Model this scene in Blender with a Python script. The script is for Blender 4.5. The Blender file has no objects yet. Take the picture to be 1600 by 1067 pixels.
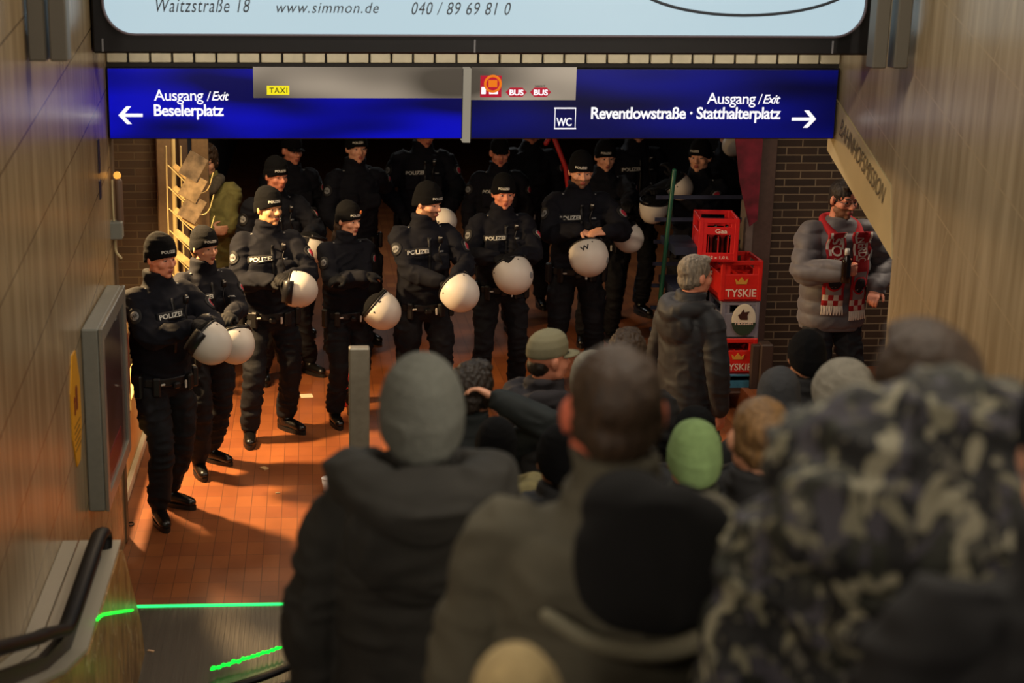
import bpy, math, random
import numpy as np
from mathutils import Vector, Matrix, noise
from mathutils.bvhtree import BVHTree

# ------------------------------------------------------------ camera, world, light, exposure
sc = bpy.context.scene
COL = sc.collection
R = math.radians
CAM = Vector((0, 0, 3.59))
FPX, PX, PY = 2400.0, 620.0, 533.5
TH, YAW, ROLL = R(14.8), R(3.28), R(.4)
fwd = Vector((math.sin(YAW)*math.cos(TH), math.cos(YAW)*math.cos(TH), -math.sin(TH)))
rt = fwd.cross(Vector((0, 0, 1))).normalized(); up = rt.cross(fwd)
rt, up = rt*math.cos(ROLL)+up*math.sin(ROLL), up*math.cos(ROLL)-rt*math.sin(ROLL)
cd = bpy.data.cameras.new('camera'); cam = bpy.data.objects.new('camera', cd); COL.objects.link(cam)
cam.matrix_world = Matrix.Translation(CAM) @ Matrix((rt, up, -fwd)).transposed().to_4x4()
cd.sensor_width = 36; cd.lens = FPX*36/1600; cd.shift_x = (800-PX)/1600; cd.clip_end = 200
cd.dof.use_dof = True; cd.dof.focus_distance = 10.4; cd.dof.aperture_fstop = 2.2
sc.camera = cam
w = bpy.data.worlds.new('world'); sc.world = w; w.use_nodes = True
w.node_tree.nodes['Background'].inputs[0].default_value = (.75, .8, 1, 1)
w.node_tree.nodes['Background'].inputs[1].default_value = .03
sc.view_settings.view_transform = 'Standard'; sc.view_settings.look = 'None'
sc.view_settings.gamma = 1; sc.view_settings.exposure = 0.45; sc.view_settings.use_curve_mapping = False

def area(name, loc, size, power, col, rot=(0, 0, 0), spread=180):
    l = bpy.data.lights.new(name, 'AREA'); l.shape = 'RECTANGLE'; l.size, l.size_y = size
    l.energy = power; l.color = col; l.spread = R(spread)
    o = bpy.data.objects.new(name, l); COL.objects.link(o); o.location = loc; o.rotation_euler = rot
    return o
def aim(loc, to):
    return (Vector(to)-Vector(loc)).to_track_quat('-Z', 'Y').to_euler()
WARM = (1, .62, .30); WARMW = (1, .87, .70); COOL = (.86, .94, 1)
area('stair_light', (.9, 3.0, 4.55), (1.6, .3), 24, WARMW)
area('stair_light_front', (.9, 6.6, 4.55), (2.4, .3), 36, WARMW)
area('side_fill_right', (2.85, 1.0, 3.40), (.2, 1.2), 22, (1, .86, .70), aim((2.85, 1.0, 3.40), (.6, 9.5, 1.9)), 150)  # added frontal fill for tiles, crowd and faces, no fitting there
area('side_fill_left', (-.95, .5, 3.45), (.2, 1.2), 16, (1, .86, .70), aim((-.95, .5, 3.45), (1.6, 9.5, 1.9)), 150)  # second added fill, from the left, out of view
area('kiosk_spot', (-1.75, 10.3, 2.55), (.18, .18), 120, (1, .64, .29), aim((-1.75, 10.3, 2.55), (-.2, 9.9, 0)), 130)
area('corridor_light_near', (-.3, 9.9, 2.93), (.9, .2), 15, (1, .72, .46))
area('corridor_light_left', (-.75, 11.6, 2.93), (.5, .2), 16, (1, .74, .44))
area('corridor_light_right', (2.0, 9.7, 2.93), (1.6, .2), 14, (1, .82, .68))
area('corridor_light_far', (1.4, 16.5, 2.93), (2.2, .3), 30, (.9, .92, .9))
area('fascia_fill', (.95, 8.45, 2.97), (4.0, .03), 3.2, (1, .92, .78), aim((.95, 8.45, 2.97), (.95, 8.8, 2.90)))  # unseen strip added to brighten the cream tile course
area('side_stair_light', (4.6, 10.3, 2.9), (.8, .3), 17, (1, .82, .64))

def ray(x, y): return fwd + rt*((x-PX)/FPX) - up*((y-PY)/FPX)
def at(x, y, Y): d = ray(x, y); return CAM + d*(Y/d.y)          # picture point at a known distance
def atZ(x, y, z=0): d = ray(x, y); return CAM + d*((z-CAM.z)/d.z)
def stair(Y): return max(0.0, (6-Y)*.33)                       # mean slope of the steps
def tread(Y): return max(0, round((6-Y)/.5))*.165              # height of the tread under a person

# ------------------------------------------------------------ materials
def nodes(name):
    m = bpy.data.materials.new(name); m.use_nodes = True
    nt = m.node_tree; return m, nt, nt.nodes['Principled BSDF']
def lnk(nt, a, b): nt.links.new(a, b)
def rgb(c):                                                     # sRGB 0-255 -> linear
    return tuple(((v/255)/12.92 if v/255 <= .04045 else ((v/255+.055)/1.055)**2.4) for v in c)+(1,)
MATS = {}
def mat(name, c, rough=.7, metal=0, var=.0, scale=30, bump=0, bscale=200, stretch=(1, 1, 1), spec=.5, coat=0, sheen=0, emit=0):
    if name in MATS: return MATS[name]
    m, nt, b = nodes(name); c = rgb(c)
    b.inputs['Base Color'].default_value = c; b.inputs['Roughness'].default_value = rough
    b.inputs['Metallic'].default_value = metal; b.inputs['Specular IOR Level'].default_value = spec
    b.inputs['Coat Weight'].default_value = coat; b.inputs['Sheen Weight'].default_value = sheen
    if emit: b.inputs['Emission Color'].default_value = c; b.inputs['Emission Strength'].default_value = emit
    tc = nt.nodes.new('ShaderNodeTexCoord'); mp = nt.nodes.new('ShaderNodeMapping'); mp.inputs['Scale'].default_value = stretch
    lnk(nt, tc.outputs['Object'], mp.inputs['Vector'])
    if var:
        n = nt.nodes.new('ShaderNodeTexNoise'); n.inputs['Scale'].default_value = scale; n.inputs['Detail'].default_value = 4
        r = nt.nodes.new('ShaderNodeValToRGB')
        r.color_ramp.elements[0].position = .3; r.color_ramp.elements[1].position = .7
        r.color_ramp.elements[0].color = tuple(v*(1-var) for v in c[:3])+(1,)
        r.color_ramp.elements[1].color = tuple(min(1, v*(1+var)) for v in c[:3])+(1,)
        lnk(nt, mp.outputs[0], n.inputs['Vector']); lnk(nt, n.outputs['Fac'], r.inputs['Fac']); lnk(nt, r.outputs[0], b.inputs['Base Color'])
    if bump:
        n2 = nt.nodes.new('ShaderNodeTexNoise'); n2.inputs['Scale'].default_value = bscale; n2.inputs['Detail'].default_value = 3
        bp = nt.nodes.new('ShaderNodeBump'); bp.inputs['Strength'].default_value = bump; bp.inputs['Distance'].default_value = .004
        lnk(nt, mp.outputs[0], n2.inputs['Vector']); lnk(nt, n2.outputs['Fac'], bp.inputs['Height']); lnk(nt, bp.outputs[0], b.inputs['Normal'])
    MATS[name] = m; return m
def emit(name, c, s, var=None):
    if name in MATS: return MATS[name]
    m, nt, b = nodes(name); c = rgb(c)
    b.inputs['Base Color'].default_value = tuple(v*.08 for v in c[:3])+(1,); b.inputs['Roughness'].default_value = .3; b.inputs['Specular IOR Level'].default_value = .2
    b.inputs['Emission Color'].default_value = c; b.inputs['Emission Strength'].default_value = s
    if var:                                                      # fluorescent tubes glowing unevenly behind a printed panel
        tc = nt.nodes.new('ShaderNodeTexCoord'); mp = nt.nodes.new('ShaderNodeMapping'); mp.inputs['Scale'].default_value = var
        n = nt.nodes.new('ShaderNodeTexNoise'); n.inputs['Scale'].default_value = 1; n.inputs['Detail'].default_value = 1
        mr = nt.nodes.new('ShaderNodeMapRange'); mr.inputs['From Min'].default_value = .35; mr.inputs['From Max'].default_value = .65
        mr.inputs['To Min'].default_value = s*.25; mr.inputs['To Max'].default_value = s*1.9
        lnk(nt, tc.outputs['Object'], mp.inputs['Vector']); lnk(nt, mp.outputs[0], n.inputs['Vector'])
        lnk(nt, n.outputs['Fac'], mr.inputs['Value']); lnk(nt, mr.outputs[0], b.inputs['Emission Strength'])
    MATS[name] = m; return m

def marble(name, c1, c2, slope, joint, jcol):
    """polished stone slabs: vertical veining plus thin joints that rise along the wall"""
    m, nt, b = nodes(name); N = nt.nodes
    tc = N.new('ShaderNodeTexCoord'); mp = N.new('ShaderNodeMapping'); mp.inputs['Scale'].default_value = (1, 9, .7)
    n = N.new('ShaderNodeTexNoise'); n.inputs['Scale'].default_value = 1.6; n.inputs['Detail'].default_value = 7
    r = N.new('ShaderNodeValToRGB'); r.color_ramp.elements[0].position = .3; r.color_ramp.elements[1].position = .72
    r.color_ramp.elements[0].color = rgb(c1); r.color_ramp.elements[1].color = rgb(c2)
    lnk(nt, tc.outputs['Object'], mp.inputs[0]); lnk(nt, mp.outputs[0], n.inputs['Vector']); lnk(nt, n.outputs['Fac'], r.inputs['Fac'])
    sp = N.new('ShaderNodeSeparateXYZ'); lnk(nt, tc.outputs['Object'], sp.inputs[0])
    def M(op, a, bb=None):
        x = N.new('ShaderNodeMath'); x.operation = op
        for i, v in enumerate((a, bb)):
            if v is None: continue
            if isinstance(v, (int, float)): x.inputs[i].default_value = v
            else: lnk(nt, v, x.inputs[i])
        return x.outputs[0]
    v = M('SUBTRACT', sp.outputs['Z'], M('MULTIPLY', sp.outputs['Y'], slope))
    row = M('DIVIDE', M('ADD', v, 20.13), joint)
    l1 = M('LESS_THAN', M('FRACT', row), .018)
    u = M('ADD', M('ADD', sp.outputs['Y'], M('MULTIPLY', sp.outputs['Z'], slope)), M('MULTIPLY', M('FLOOR', row), .37))
    l2 = M('LESS_THAN', M('FRACT', M('DIVIDE', u, 1.1)), .006)
    ln = M('MAXIMUM', l1, l2)
    mx = N.new('ShaderNodeMix'); mx.data_type = 'RGBA'; lnk(nt, ln, mx.inputs[0])
    lnk(nt, r.outputs[0], mx.inputs[6]); mx.inputs[7].default_value = rgb(jcol)
    lnk(nt, mx.outputs[2], b.inputs['Base Color'])
    b.inputs['Roughness'].default_value = .26; b.inputs['Specular IOR Level'].default_value = .55
    m2 = N.new('ShaderNodeMapping'); m2.inputs['Scale'].default_value = (1, 28, .6)
    n2 = N.new('ShaderNodeTexNoise'); n2.inputs['Scale'].default_value = 1.5; n2.inputs['Detail'].default_value = 2
    bp = N.new('ShaderNodeBump'); bp.inputs['Strength'].default_value = .10; bp.inputs['Distance'].default_value = .01
    lnk(nt, tc.outputs['Object'], m2.inputs[0]); lnk(nt, m2.outputs[0], n2.inputs['Vector']); lnk(nt, n2.outputs['Fac'], bp.inputs['Height']); lnk(nt, bp.outputs[0], b.inputs['Normal'])
    return m
def bricks(name, c1, c2, mortar, bw, bh, ms, axes='XZ', rough=.8, offset=.5, bump=.6):
    m, nt, b = nodes(name); N = nt.nodes
    tc = N.new('ShaderNodeTexCoord'); sp = N.new('ShaderNodeSeparateXYZ'); cb = N.new('ShaderNodeCombineXYZ')
    lnk(nt, tc.outputs['Object'], sp.inputs[0]); lnk(nt, sp.outputs[axes[0]], cb.inputs[0]); lnk(nt, sp.outputs[axes[1]], cb.inputs[1])
    t = N.new('ShaderNodeTexBrick'); t.offset = offset; t.inputs['Scale'].default_value = 1
    t.inputs['Brick Width'].default_value = bw; t.inputs['Row Height'].default_value = bh; t.inputs['Mortar Size'].default_value = ms
    t.inputs['Mortar Smooth'].default_value = .2; t.inputs['Bias'].default_value = 0
    t.inputs['Color1'].default_value = rgb(c1); t.inputs['Color2'].default_value = rgb(c2); t.inputs['Mortar'].default_value = rgb(mortar)
    lnk(nt, cb.outputs[0], t.inputs['Vector'])
    n = N.new('ShaderNodeTexNoise'); n.inputs['Scale'].default_value = 3; n.inputs['Detail'].default_value = 6
    lnk(nt, tc.outputs['Object'], n.inputs['Vector'])
    mr = N.new('ShaderNodeMapRange'); mr.inputs['To Min'].default_value = .6; mr.inputs['To Max'].default_value = 1.35; lnk(nt, n.outputs['Fac'], mr.inputs['Value'])
    mx = N.new('ShaderNodeVectorMath'); mx.operation = 'SCALE'; lnk(nt, t.outputs['Color'], mx.inputs[0]); lnk(nt, mr.outputs[0], mx.inputs['Scale'])
    lnk(nt, mx.outputs[0], b.inputs['Base Color']); b.inputs['Roughness'].default_value = rough
    bp = N.new('ShaderNodeBump'); bp.inputs['Strength'].default_value = bump; bp.inputs['Distance'].default_value = .004; bp.invert = True
    lnk(nt, t.outputs['Fac'], bp.inputs['Height']); lnk(nt, bp.outputs[0], b.inputs['Normal'])
    return m
def camo_mat():
    m, nt, b = nodes('camouflage_fabric'); N = nt.nodes
    tc = N.new('ShaderNodeTexCoord'); mp = N.new('ShaderNodeMapping'); mp.inputs['Scale'].default_value = (1, 1, .62); mp.inputs['Rotation'].default_value = (.3, .5, .2)
    lnk(nt, tc.outputs['Object'], mp.inputs[0])
    prev = None
    for i, (sc_, th, col) in enumerate([(13, .50, (40, 42, 34)), (19, .55, (66, 64, 72)), (22, .585, (124, 121, 100)), (34, .59, (90, 88, 78)), (18, .61, (146, 142, 120))]):
        n = N.new('ShaderNodeTexNoise'); n.noise_dimensions = '4D'; n.inputs['W'].default_value = i*7.3+1; n.inputs['Scale'].default_value = sc_; n.inputs['Detail'].default_value = 1.5; n.inputs['Distortion'].default_value = .6
        lnk(nt, mp.outputs[0], n.inputs['Vector'])
        g = N.new('ShaderNodeMapRange'); g.inputs['From Min'].default_value = th; g.inputs['From Max'].default_value = th+.02; lnk(nt, n.outputs['Fac'], g.inputs['Value'])
        mx = N.new('ShaderNodeMix'); mx.data_type = 'RGBA'; lnk(nt, g.outputs[0], mx.inputs[0])
        if prev is None: mx.inputs[6].default_value = rgb((20, 21, 22))
        else: lnk(nt, prev, mx.inputs[6])
        mx.inputs[7].default_value = rgb(col); prev = mx.outputs[2]
    lnk(nt, prev, b.inputs['Base Color']); b.inputs['Roughness'].default_value = .75
    return m

M_WALL_L = marble('polished_travertine_left', (134, 112, 80), (174, 152, 116), .15, .44, (84, 62, 40))
M_WALL_R = marble('polished_travertine_right', (146, 128, 98), (184, 166, 134), .37, .47, (176, 156, 122))
M_FLOOR = bricks('red_quarry_tiles', (150, 88, 48), (132, 74, 42), (100, 60, 38), .1, .2, .0022, 'XY', .42, 0, .35)
M_BRICK = bricks('dark_clinker_brick', (66, 48, 32), (46, 34, 25), (128, 112, 88), .125*2, .0625, .0055)
M_BRICK_L = bricks('dark_clinker_brick_left', (70, 54, 36), (52, 40, 28), (78, 66, 48), .125*2, .0625, .0055)
M_CREAM = mat('cream_panel', (205, 178, 120), .5, var=.06, scale=5)
M_BAND = mat('cream_fascia', (196, 178, 134), .5, var=.08, scale=4)
M_DARK = mat('charcoal_metal', (22, 22, 26), .45, spec=.4)
M_CEIL = mat('dark_ceiling', (40, 38, 36), .8)
M_STEEL = mat('brushed_steel', (156, 150, 134), .45, .25, var=.12, scale=20)
M_GREYP = mat('grey_powder_coat', (126, 128, 120), .5, var=.05)
M_RIB = mat('ribbed_aluminium', (92, 88, 82), .42, .55, var=.1, scale=40, bump=.3, bscale=90, stretch=(1, .05, 1))
def pale_lined(name, c1, c2, line_col):  # noise base colour with thin paler lines along cell edges
    m, nt, b = nodes(name); N = nt.nodes
    tc = N.new('ShaderNodeTexCoord'); mp = N.new('ShaderNodeMapping'); mp.inputs['Scale'].default_value = (1, 1.6, .8)
    n = N.new('ShaderNodeTexNoise'); n.inputs['Scale'].default_value = 7; n.inputs['Detail'].default_value = 6
    r = N.new('ShaderNodeValToRGB'); r.color_ramp.elements[0].position = .35; r.color_ramp.elements[1].position = .7
    r.color_ramp.elements[0].color = rgb(c1); r.color_ramp.elements[1].color = rgb(c2)
    v = N.new('ShaderNodeTexVoronoi'); v.feature = 'DISTANCE_TO_EDGE'; v.inputs['Scale'].default_value = 3.2
    add = N.new('ShaderNodeMixRGB'); add.inputs[0].default_value = .12
    lnk(nt, tc.outputs['Object'], mp.inputs[0]); lnk(nt, mp.outputs[0], n.inputs['Vector']); lnk(nt, n.outputs['Fac'], r.inputs['Fac'])
    lnk(nt, mp.outputs[0], add.inputs[1]); lnk(nt, n.outputs['Color'], add.inputs[2]); lnk(nt, add.outputs[0], v.inputs['Vector'])
    lt = N.new('ShaderNodeMapRange'); lt.inputs['From Min'].default_value = .006; lt.inputs['From Max'].default_value = .014; lt.inputs['To Min'].default_value = .8; lt.inputs['To Max'].default_value = 0
    lnk(nt, v.outputs['Distance'], lt.inputs['Value'])
    mx = N.new('ShaderNodeMix'); mx.data_type = 'RGBA'; lnk(nt, lt.outputs[0], mx.inputs[0]); lnk(nt, r.outputs[0], mx.inputs[6]); mx.inputs[7].default_value = rgb(line_col)
    lnk(nt, mx.outputs[2], b.inputs['Base Color']); b.inputs['Roughness'].default_value = .3; return m
M_RUBBER = mat('black_rubber', (8, 7, 7), .5, spec=.2)
M_SKIN = mat('skin', (226, 166, 134), .5, var=.05, scale=40, bump=.1, bscale=300)
M_SKIN2 = mat('skin_ruddy', (222, 146, 116), .5, var=.06, scale=40)
M_SKIN3 = mat('skin_tan', (206, 152, 110), .5, var=.05, scale=40)
M_LIP = mat('lips', (158, 84, 74), .45)
M_STUB = mat('stubbled_skin', (138, 98, 74), .6, var=.15, scale=200)
M_EYE = mat('eye_white', (168, 156, 146), .3)
M_IRIS = mat('dark_iris', (28, 20, 16), .2)
M_BROWN = mat('brown_hair', (58, 42, 28), .6, var=.4, scale=90, bump=.8, bscale=160, stretch=(1, 1, .25))
M_DBROWN = mat('dark_brown_hair', (36, 27, 20), .55, var=.4, scale=90, bump=.8, bscale=160, stretch=(1, 1, .25))
M_LBROWN = mat('light_brown_hair', (120, 90, 54), .6, var=.4, scale=90, bump=.8, bscale=160, stretch=(1, 1, .25))
M_GREYH = mat('grey_hair', (128, 118, 104), .6, var=.5, scale=70, bump=.8, bscale=160, stretch=(1, 1, .25))
M_NAVY = mat('navy_uniform_fabric', (14, 16, 26), .85, var=.2, scale=25, bump=.5, bscale=260, spec=.25)
M_NAVYT = mat('navy_trouser_fabric', (17, 18, 24), .8, var=.2, scale=25, bump=.4, bscale=220, spec=.3)
M_KNIT = mat('black_knit', (9, 10, 13), .95, bump=1, bscale=240, spec=.2)
M_GLOVE = mat('black_glove_fabric', (11, 11, 15), .75, bump=.4, bscale=200, spec=.3)
M_BOOT = mat('black_leather', (14, 13, 13), .28, var=.2, scale=30, spec=.6)
M_BELT = mat('black_webbing', (16, 16, 18), .5)
M_REFL = mat('silver_lettering', (212, 212, 204), .5)
M_PATCH = mat('black_patch', (14, 14, 18), .7)
M_BADGE = mat('embroidered_grey', (128, 130, 132), .8, var=.4, scale=150)
M_REDB = mat('red_emblem', (170, 40, 60), .7)
M_YEL = mat('yellow_plastic', (200, 200, 50), .5)
M_HELM = mat('white_helmet_shell', (214, 208, 198), .42, spec=.4)
M_HBLK = mat('black_helmet_fittings', (18, 17, 20), .4)
M_WHITE = mat('white_paper', (228, 226, 220), .6)
M_CAMO = camo_mat()

# ------------------------------------------------------------ mesh kit
def rot_to(d, upv=Vector((0, 0, 1))):
    d = Vector(d).normalized(); x = Vector(upv).cross(d)
    if x.length < 1e-4: x = Vector((1, 0, 0))
    x.normalize(); y = d.cross(x); return Matrix((x, y, d)).transposed()
def catmull(P, n):
    P = [np.array(p, float) for p in P]; out = []
    if len(P) < 3: return [P[0]+(P[-1]-P[0])*t for t in np.linspace(0, 1, n*1+1)]
    Q = [2*P[0]-P[1]]+P+[2*P[-1]-P[-2]]
    for i in range(1, len(Q)-2):
        a, b, c, d = Q[i-1:i+3]
        for j in range(n):
            t = j/n; out.append(.5*((2*b)+(c-a)*t+(2*a-5*b+4*c-d)*t*t+(3*b-a-3*c+d)*t**3))
    out.append(P[-1]); return out
class G:
    def __init__(s): s.v = []; s.f = []; s.m = []; s.M = Matrix.Identity(4); s.mi = 0
    def add(s, vs, fs):
        o = len(s.v); s.v += [s.M @ Vector(v) for v in vs]; s.f += [tuple(i+o for i in f) for f in fs]; s.m += [s.mi]*len(fs)
    def box(s, c, d, rot=None, bev=0):
        hx, hy, hz = d[0]/2, d[1]/2, d[2]/2; c = Vector(c)
        if bev:
            b = min(bev, hx*.9, hy*.9, hz*.9); vs = []; key = {}
            for ax in range(3):
                for sx in (-1, 1):
                    for sy in (-1, 1):
                        for sz in (-1, 1):
                            q = [sx*(hx-b), sy*(hy-b), sz*(hz-b)]; q[ax] = (sx, sy, sz)[ax]*(hx, hy, hz)[ax]
                            key[(ax, sx, sy, sz)] = len(vs); vs.append(Vector(q))
            fs = []
            for ax in range(3):
                a, b2 = [i for i in range(3) if i != ax]
                for sg in (-1, 1):
                    f = []
                    for u, w_ in ((-1, -1), (1, -1), (1, 1), (-1, 1)):
                        k = [0, 0, 0]; k[ax] = sg; k[a] = u; k[b2] = w_; f.append(key[(ax, *k)])
                    fs.append(f)
            for ax in range(3):
                a, b2 = [i for i in range(3) if i != ax]
                for u in (-1, 1):
                    for w_ in (-1, 1):
                        k0 = [0, 0, 0]; k0[a] = u; k0[b2] = w_; k0[ax] = -1; k1 = list(k0); k1[ax] = 1
                        fs.append([key[(a, *k0)], key[(a, *k1)], key[(b2, *k1)], key[(b2, *k0)]])
            for sx in (-1, 1):
                for sy in (-1, 1):
                    for sz in (-1, 1): fs.append([key[(i, sx, sy, sz)] for i in range(3)])
            out = []
            for f in fs:
                cc = sum((vs[i] for i in f), Vector())/len(f); n = (vs[f[1]]-vs[f[0]]).cross(vs[f[2]]-vs[f[0]])
                out.append(f if n.dot(cc) > 0 else f[::-1])
            fs = out
        else:
            vs = [Vector((x*hx, y*hy, z*hz)) for z in (-1, 1) for y in (-1, 1) for x in (-1, 1)]
            fs = [(0, 2, 3, 1), (4, 5, 7, 6), (0, 1, 5, 4), (2, 6, 7, 3), (0, 4, 6, 2), (1, 3, 7, 5)]
        if rot is not None: vs = [rot @ v for v in vs]
        s.add([c+v for v in vs], fs)
    def bb(s, x0, x1, y0, y1, z0, z1, bev=0): s.box(((x0+x1)/2, (y0+y1)/2, (z0+z1)/2), (x1-x0, y1-y0, z1-z0), None, bev)
    def ell(s, c, r, rot=None, seg=16, rings=10):
        vs = [Vector((0, 0, r[2]))]; c = Vector(c)
        for i in range(1, rings):
            a = math.pi*i/rings
            for j in range(seg):
                b = 2*math.pi*j/seg; vs.append(Vector((r[0]*math.sin(a)*math.cos(b), r[1]*math.sin(a)*math.sin(b), r[2]*math.cos(a))))
        vs.append(Vector((0, 0, -r[2]))); fs = []
        for j in range(seg): fs.append((0, 1+j, 1+(j+1) % seg))
        for i in range(rings-2):
            for j in range(seg):
                a = 1+i*seg+j; b = 1+i*seg+(j+1) % seg; fs.append((a, a+seg, b+seg, b))
        L = len(vs)-1; o = 1+(rings-2)*seg
        for j in range(seg): fs.append((L, o+(j+1) % seg, o+j))
        if rot is not None: vs = [rot @ v for v in vs]
        s.add([c+v for v in vs], fs)
    def rings(s, RR, cap=True):
        seg = len(RR[0]); vs = [p for r in RR for p in r]; fs = []
        for i in range(len(RR)-1):
            for j in range(seg):
                a = i*seg+j; b = i*seg+(j+1) % seg; fs.append((a, b, b+seg, a+seg))
        if cap: fs.append(tuple(range(seg))[::-1]); fs.append(tuple((len(RR)-1)*seg+j for j in range(seg)))
        s.add(vs, fs)
    def tube(s, pts, rad, seg=12, n=4, flat=1.0, upv=None, round_=True, closed=False):
        if not isinstance(rad, (list, tuple)): rad = [rad]*len(pts)
        P = catmull([(*p, r) for p, r in zip(pts, rad)], n) if n > 1 else [np.array((*p, r), float) for p, r in zip(pts, rad)]
        C = [Vector(p[:3]) for p in P]; Rr = [max(1e-4, p[3]) for p in P]
        t0 = (C[1]-C[0]).normalized(); u = Vector(upv) if upv else (Vector((0, 0, 1)) if abs(t0.z) < .9 else Vector((0, 1, 0)))
        u = (u-t0*u.dot(t0)).normalized(); RR = []
        for i in range(len(C)):
            t = (C[min(i+1, len(C)-1)]-C[max(i-1, 0)]).normalized(); u = (u-t*u.dot(t)).normalized(); b = t.cross(u)
            def ring(c, r): return [c+(b*math.cos(2*math.pi*j/seg)+u*math.sin(2*math.pi*j/seg)*flat)*r for j in range(seg)]
            if i == 0 and round_:
                for q in (80, 55, 28): RR.append(ring(C[0]-t*Rr[0]*math.sin(R(q)), Rr[0]*math.cos(R(q))))
            RR.append(ring(C[i], Rr[i]))
            if i == len(C)-1 and round_:
                for q in (28, 55, 80): RR.append(ring(C[i]+t*Rr[i]*math.sin(R(q)), Rr[i]*math.cos(R(q))))
        s.rings(RR)
    def stack(s, secs, seg=28, n=4, p=2.3):
        """horizontal super-ellipse sections (cx, cy, z, rx, ry), smoothed"""
        P = catmull(secs, n); RR = []
        for cx, cy, z, rx, ry in P:
            ring = []
            for j in range(seg):
                a = 2*math.pi*j/seg; ca, sa = math.cos(a), math.sin(a)
                ring.append(Vector((cx+math.copysign(abs(ca)**(2/p), ca)*max(rx, .004), cy+math.copysign(abs(sa)**(2/p), sa)*max(ry, .004), z)))
            RR.append(ring)
        s.rings(RR)
    def prism(s, poly, axis, a, b):
        """polygon in the two other axes extruded along axis from a to b"""
        def mk(u, v, t): return {'x': (t, u, v), 'y': (u, t, v), 'z': (u, v, t)}[axis]
        n = len(poly); vs = [mk(u, v, a) for u, v in poly]+[mk(u, v, b) for u, v in poly]
        fs = [tuple(range(n))[::-1], tuple(range(n, 2*n))]+[(i, (i+1) % n, (i+1) % n+n, i+n) for i in range(n)]
        s.add(vs, fs)
    def mesh(s, name, mats):
        me = bpy.data.meshes.new(name); me.from_pydata([tuple(v) for v in s.v], [], s.f)
        for m in (mats if isinstance(mats, (list, tuple)) else [mats]): me.materials.append(m)
        me.polygons.foreach_set('material_index', s.m); 
        import bmesh
        bm = bmesh.new(); bm.from_mesh(me); bmesh.ops.recalc_face_normals(bm, faces=bm.faces); bm.to_mesh(me); bm.free()
        return me
def link(name, me, parent=None, smooth=False):
    o = bpy.data.objects.new(name, me); COL.objects.link(o)
    if parent is not None: o.parent = parent
    if smooth: me.polygons.foreach_set('use_smooth', [True]*len(me.polygons))
    return o
def put(name, g, mats, parent=None, smooth=False): return link(name, g.mesh(name, mats), parent, smooth)
def thing(name, label, cat, loc=(0, 0, 0), rz=0, group=None):
    o = bpy.data.objects.new(name, None); COL.objects.link(o); o.empty_display_size = .1
    o.location = loc; o.rotation_euler = (0, 0, rz); return tag(o, label, cat, group)
def tag(o, label, cat, group=None):
    o['label'] = label; o['category'] = cat
    if group: o['group'] = group
    return o
def struct(o): o['kind'] = 'structure'; return o
def lab(o, t): o['label'] = t; return o

def remesh(g, voxel, smooth=2, mats=None, name='form'):
    me = bpy.data.meshes.new('tmp'); me.from_pydata([tuple(v) for v in g.v], [], g.f)
    import bmesh
    bm = bmesh.new(); bm.from_mesh(me); bmesh.ops.recalc_face_normals(bm, faces=bm.faces); bm.to_mesh(me); bm.free()
    o = bpy.data.objects.new('tmp', me); COL.objects.link(o)
    r = o.modifiers.new('r', 'REMESH'); r.mode = 'VOXEL'; r.voxel_size = voxel
    if smooth: q = o.modifiers.new('s', 'SMOOTH'); q.factor = .5; q.iterations = smooth
    dg = bpy.context.evaluated_depsgraph_get()
    new = bpy.data.meshes.new_from_object(o.evaluated_get(dg)); new.name = name
    bpy.data.objects.remove(o); bpy.data.meshes.remove(me)
    new.materials.clear()
    for m in (mats if isinstance(mats, (list, tuple)) else [mats]): new.materials.append(m)
    new.polygons.foreach_set('material_index', [0]*len(new.polygons))
    new.polygons.foreach_set('use_smooth', [True]*len(new.polygons))
    return new
def co_get(me): a = np.empty(len(me.vertices)*3); me.vertices.foreach_get('co', a); return a.reshape(-1, 3)
def no_get(me): a = np.empty(len(me.vertices)*3); me.vertices.foreach_get('normal', a); return a.reshape(-1, 3)
def co_set(me, a): me.vertices.foreach_set('co', a.reshape(-1)); me.update()
_rs = np.random.RandomState(7); _T = _rs.rand(4096)
def vn(P, seed=0):
    I = np.floor(P).astype(np.int64); Fr = P-I; Fr = Fr*Fr*(3-2*Fr); out = 0
    for dx in (0, 1):
        for dy in (0, 1):
            for dz in (0, 1):
                h = ((I[:, 0]+dx)*73856093 ^ (I[:, 1]+dy)*19349663 ^ (I[:, 2]+dz)*83492791 ^ seed*2654435761) & 4095
                wgt = (Fr[:, 0] if dx else 1-Fr[:, 0])*(Fr[:, 1] if dy else 1-Fr[:, 1])*(Fr[:, 2] if dz else 1-Fr[:, 2])
                out = out+_T[h]*wgt
    return out
def folds(me, amp, freq=(9, 9, 16), seed=0, mask=None):
    c = co_get(me); n = no_get(me); F3 = np.array(freq)
    warp = np.stack([vn(c*6+11, seed+5), vn(c*6+31, seed+6), vn(c*6+57, seed+7)], 1)-.5
    d = (1-np.abs(2*vn(c*F3+warp*2.2, seed)-1))**2*.9 + (vn(c*F3*2.1+warp*3, seed+1)-.5)*.45-.35
    if mask is not None: d = d*mask(c)
    co_set(me, c+n*(d*amp)[:, None])
def ribs(me, amp, freq):                                        # padded quilting of a puffer
    c = co_get(me); n = no_get(me); co_set(me, c+n*(np.abs(np.sin(c[:, 2]*freq))**.6*amp)[:, None])

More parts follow.
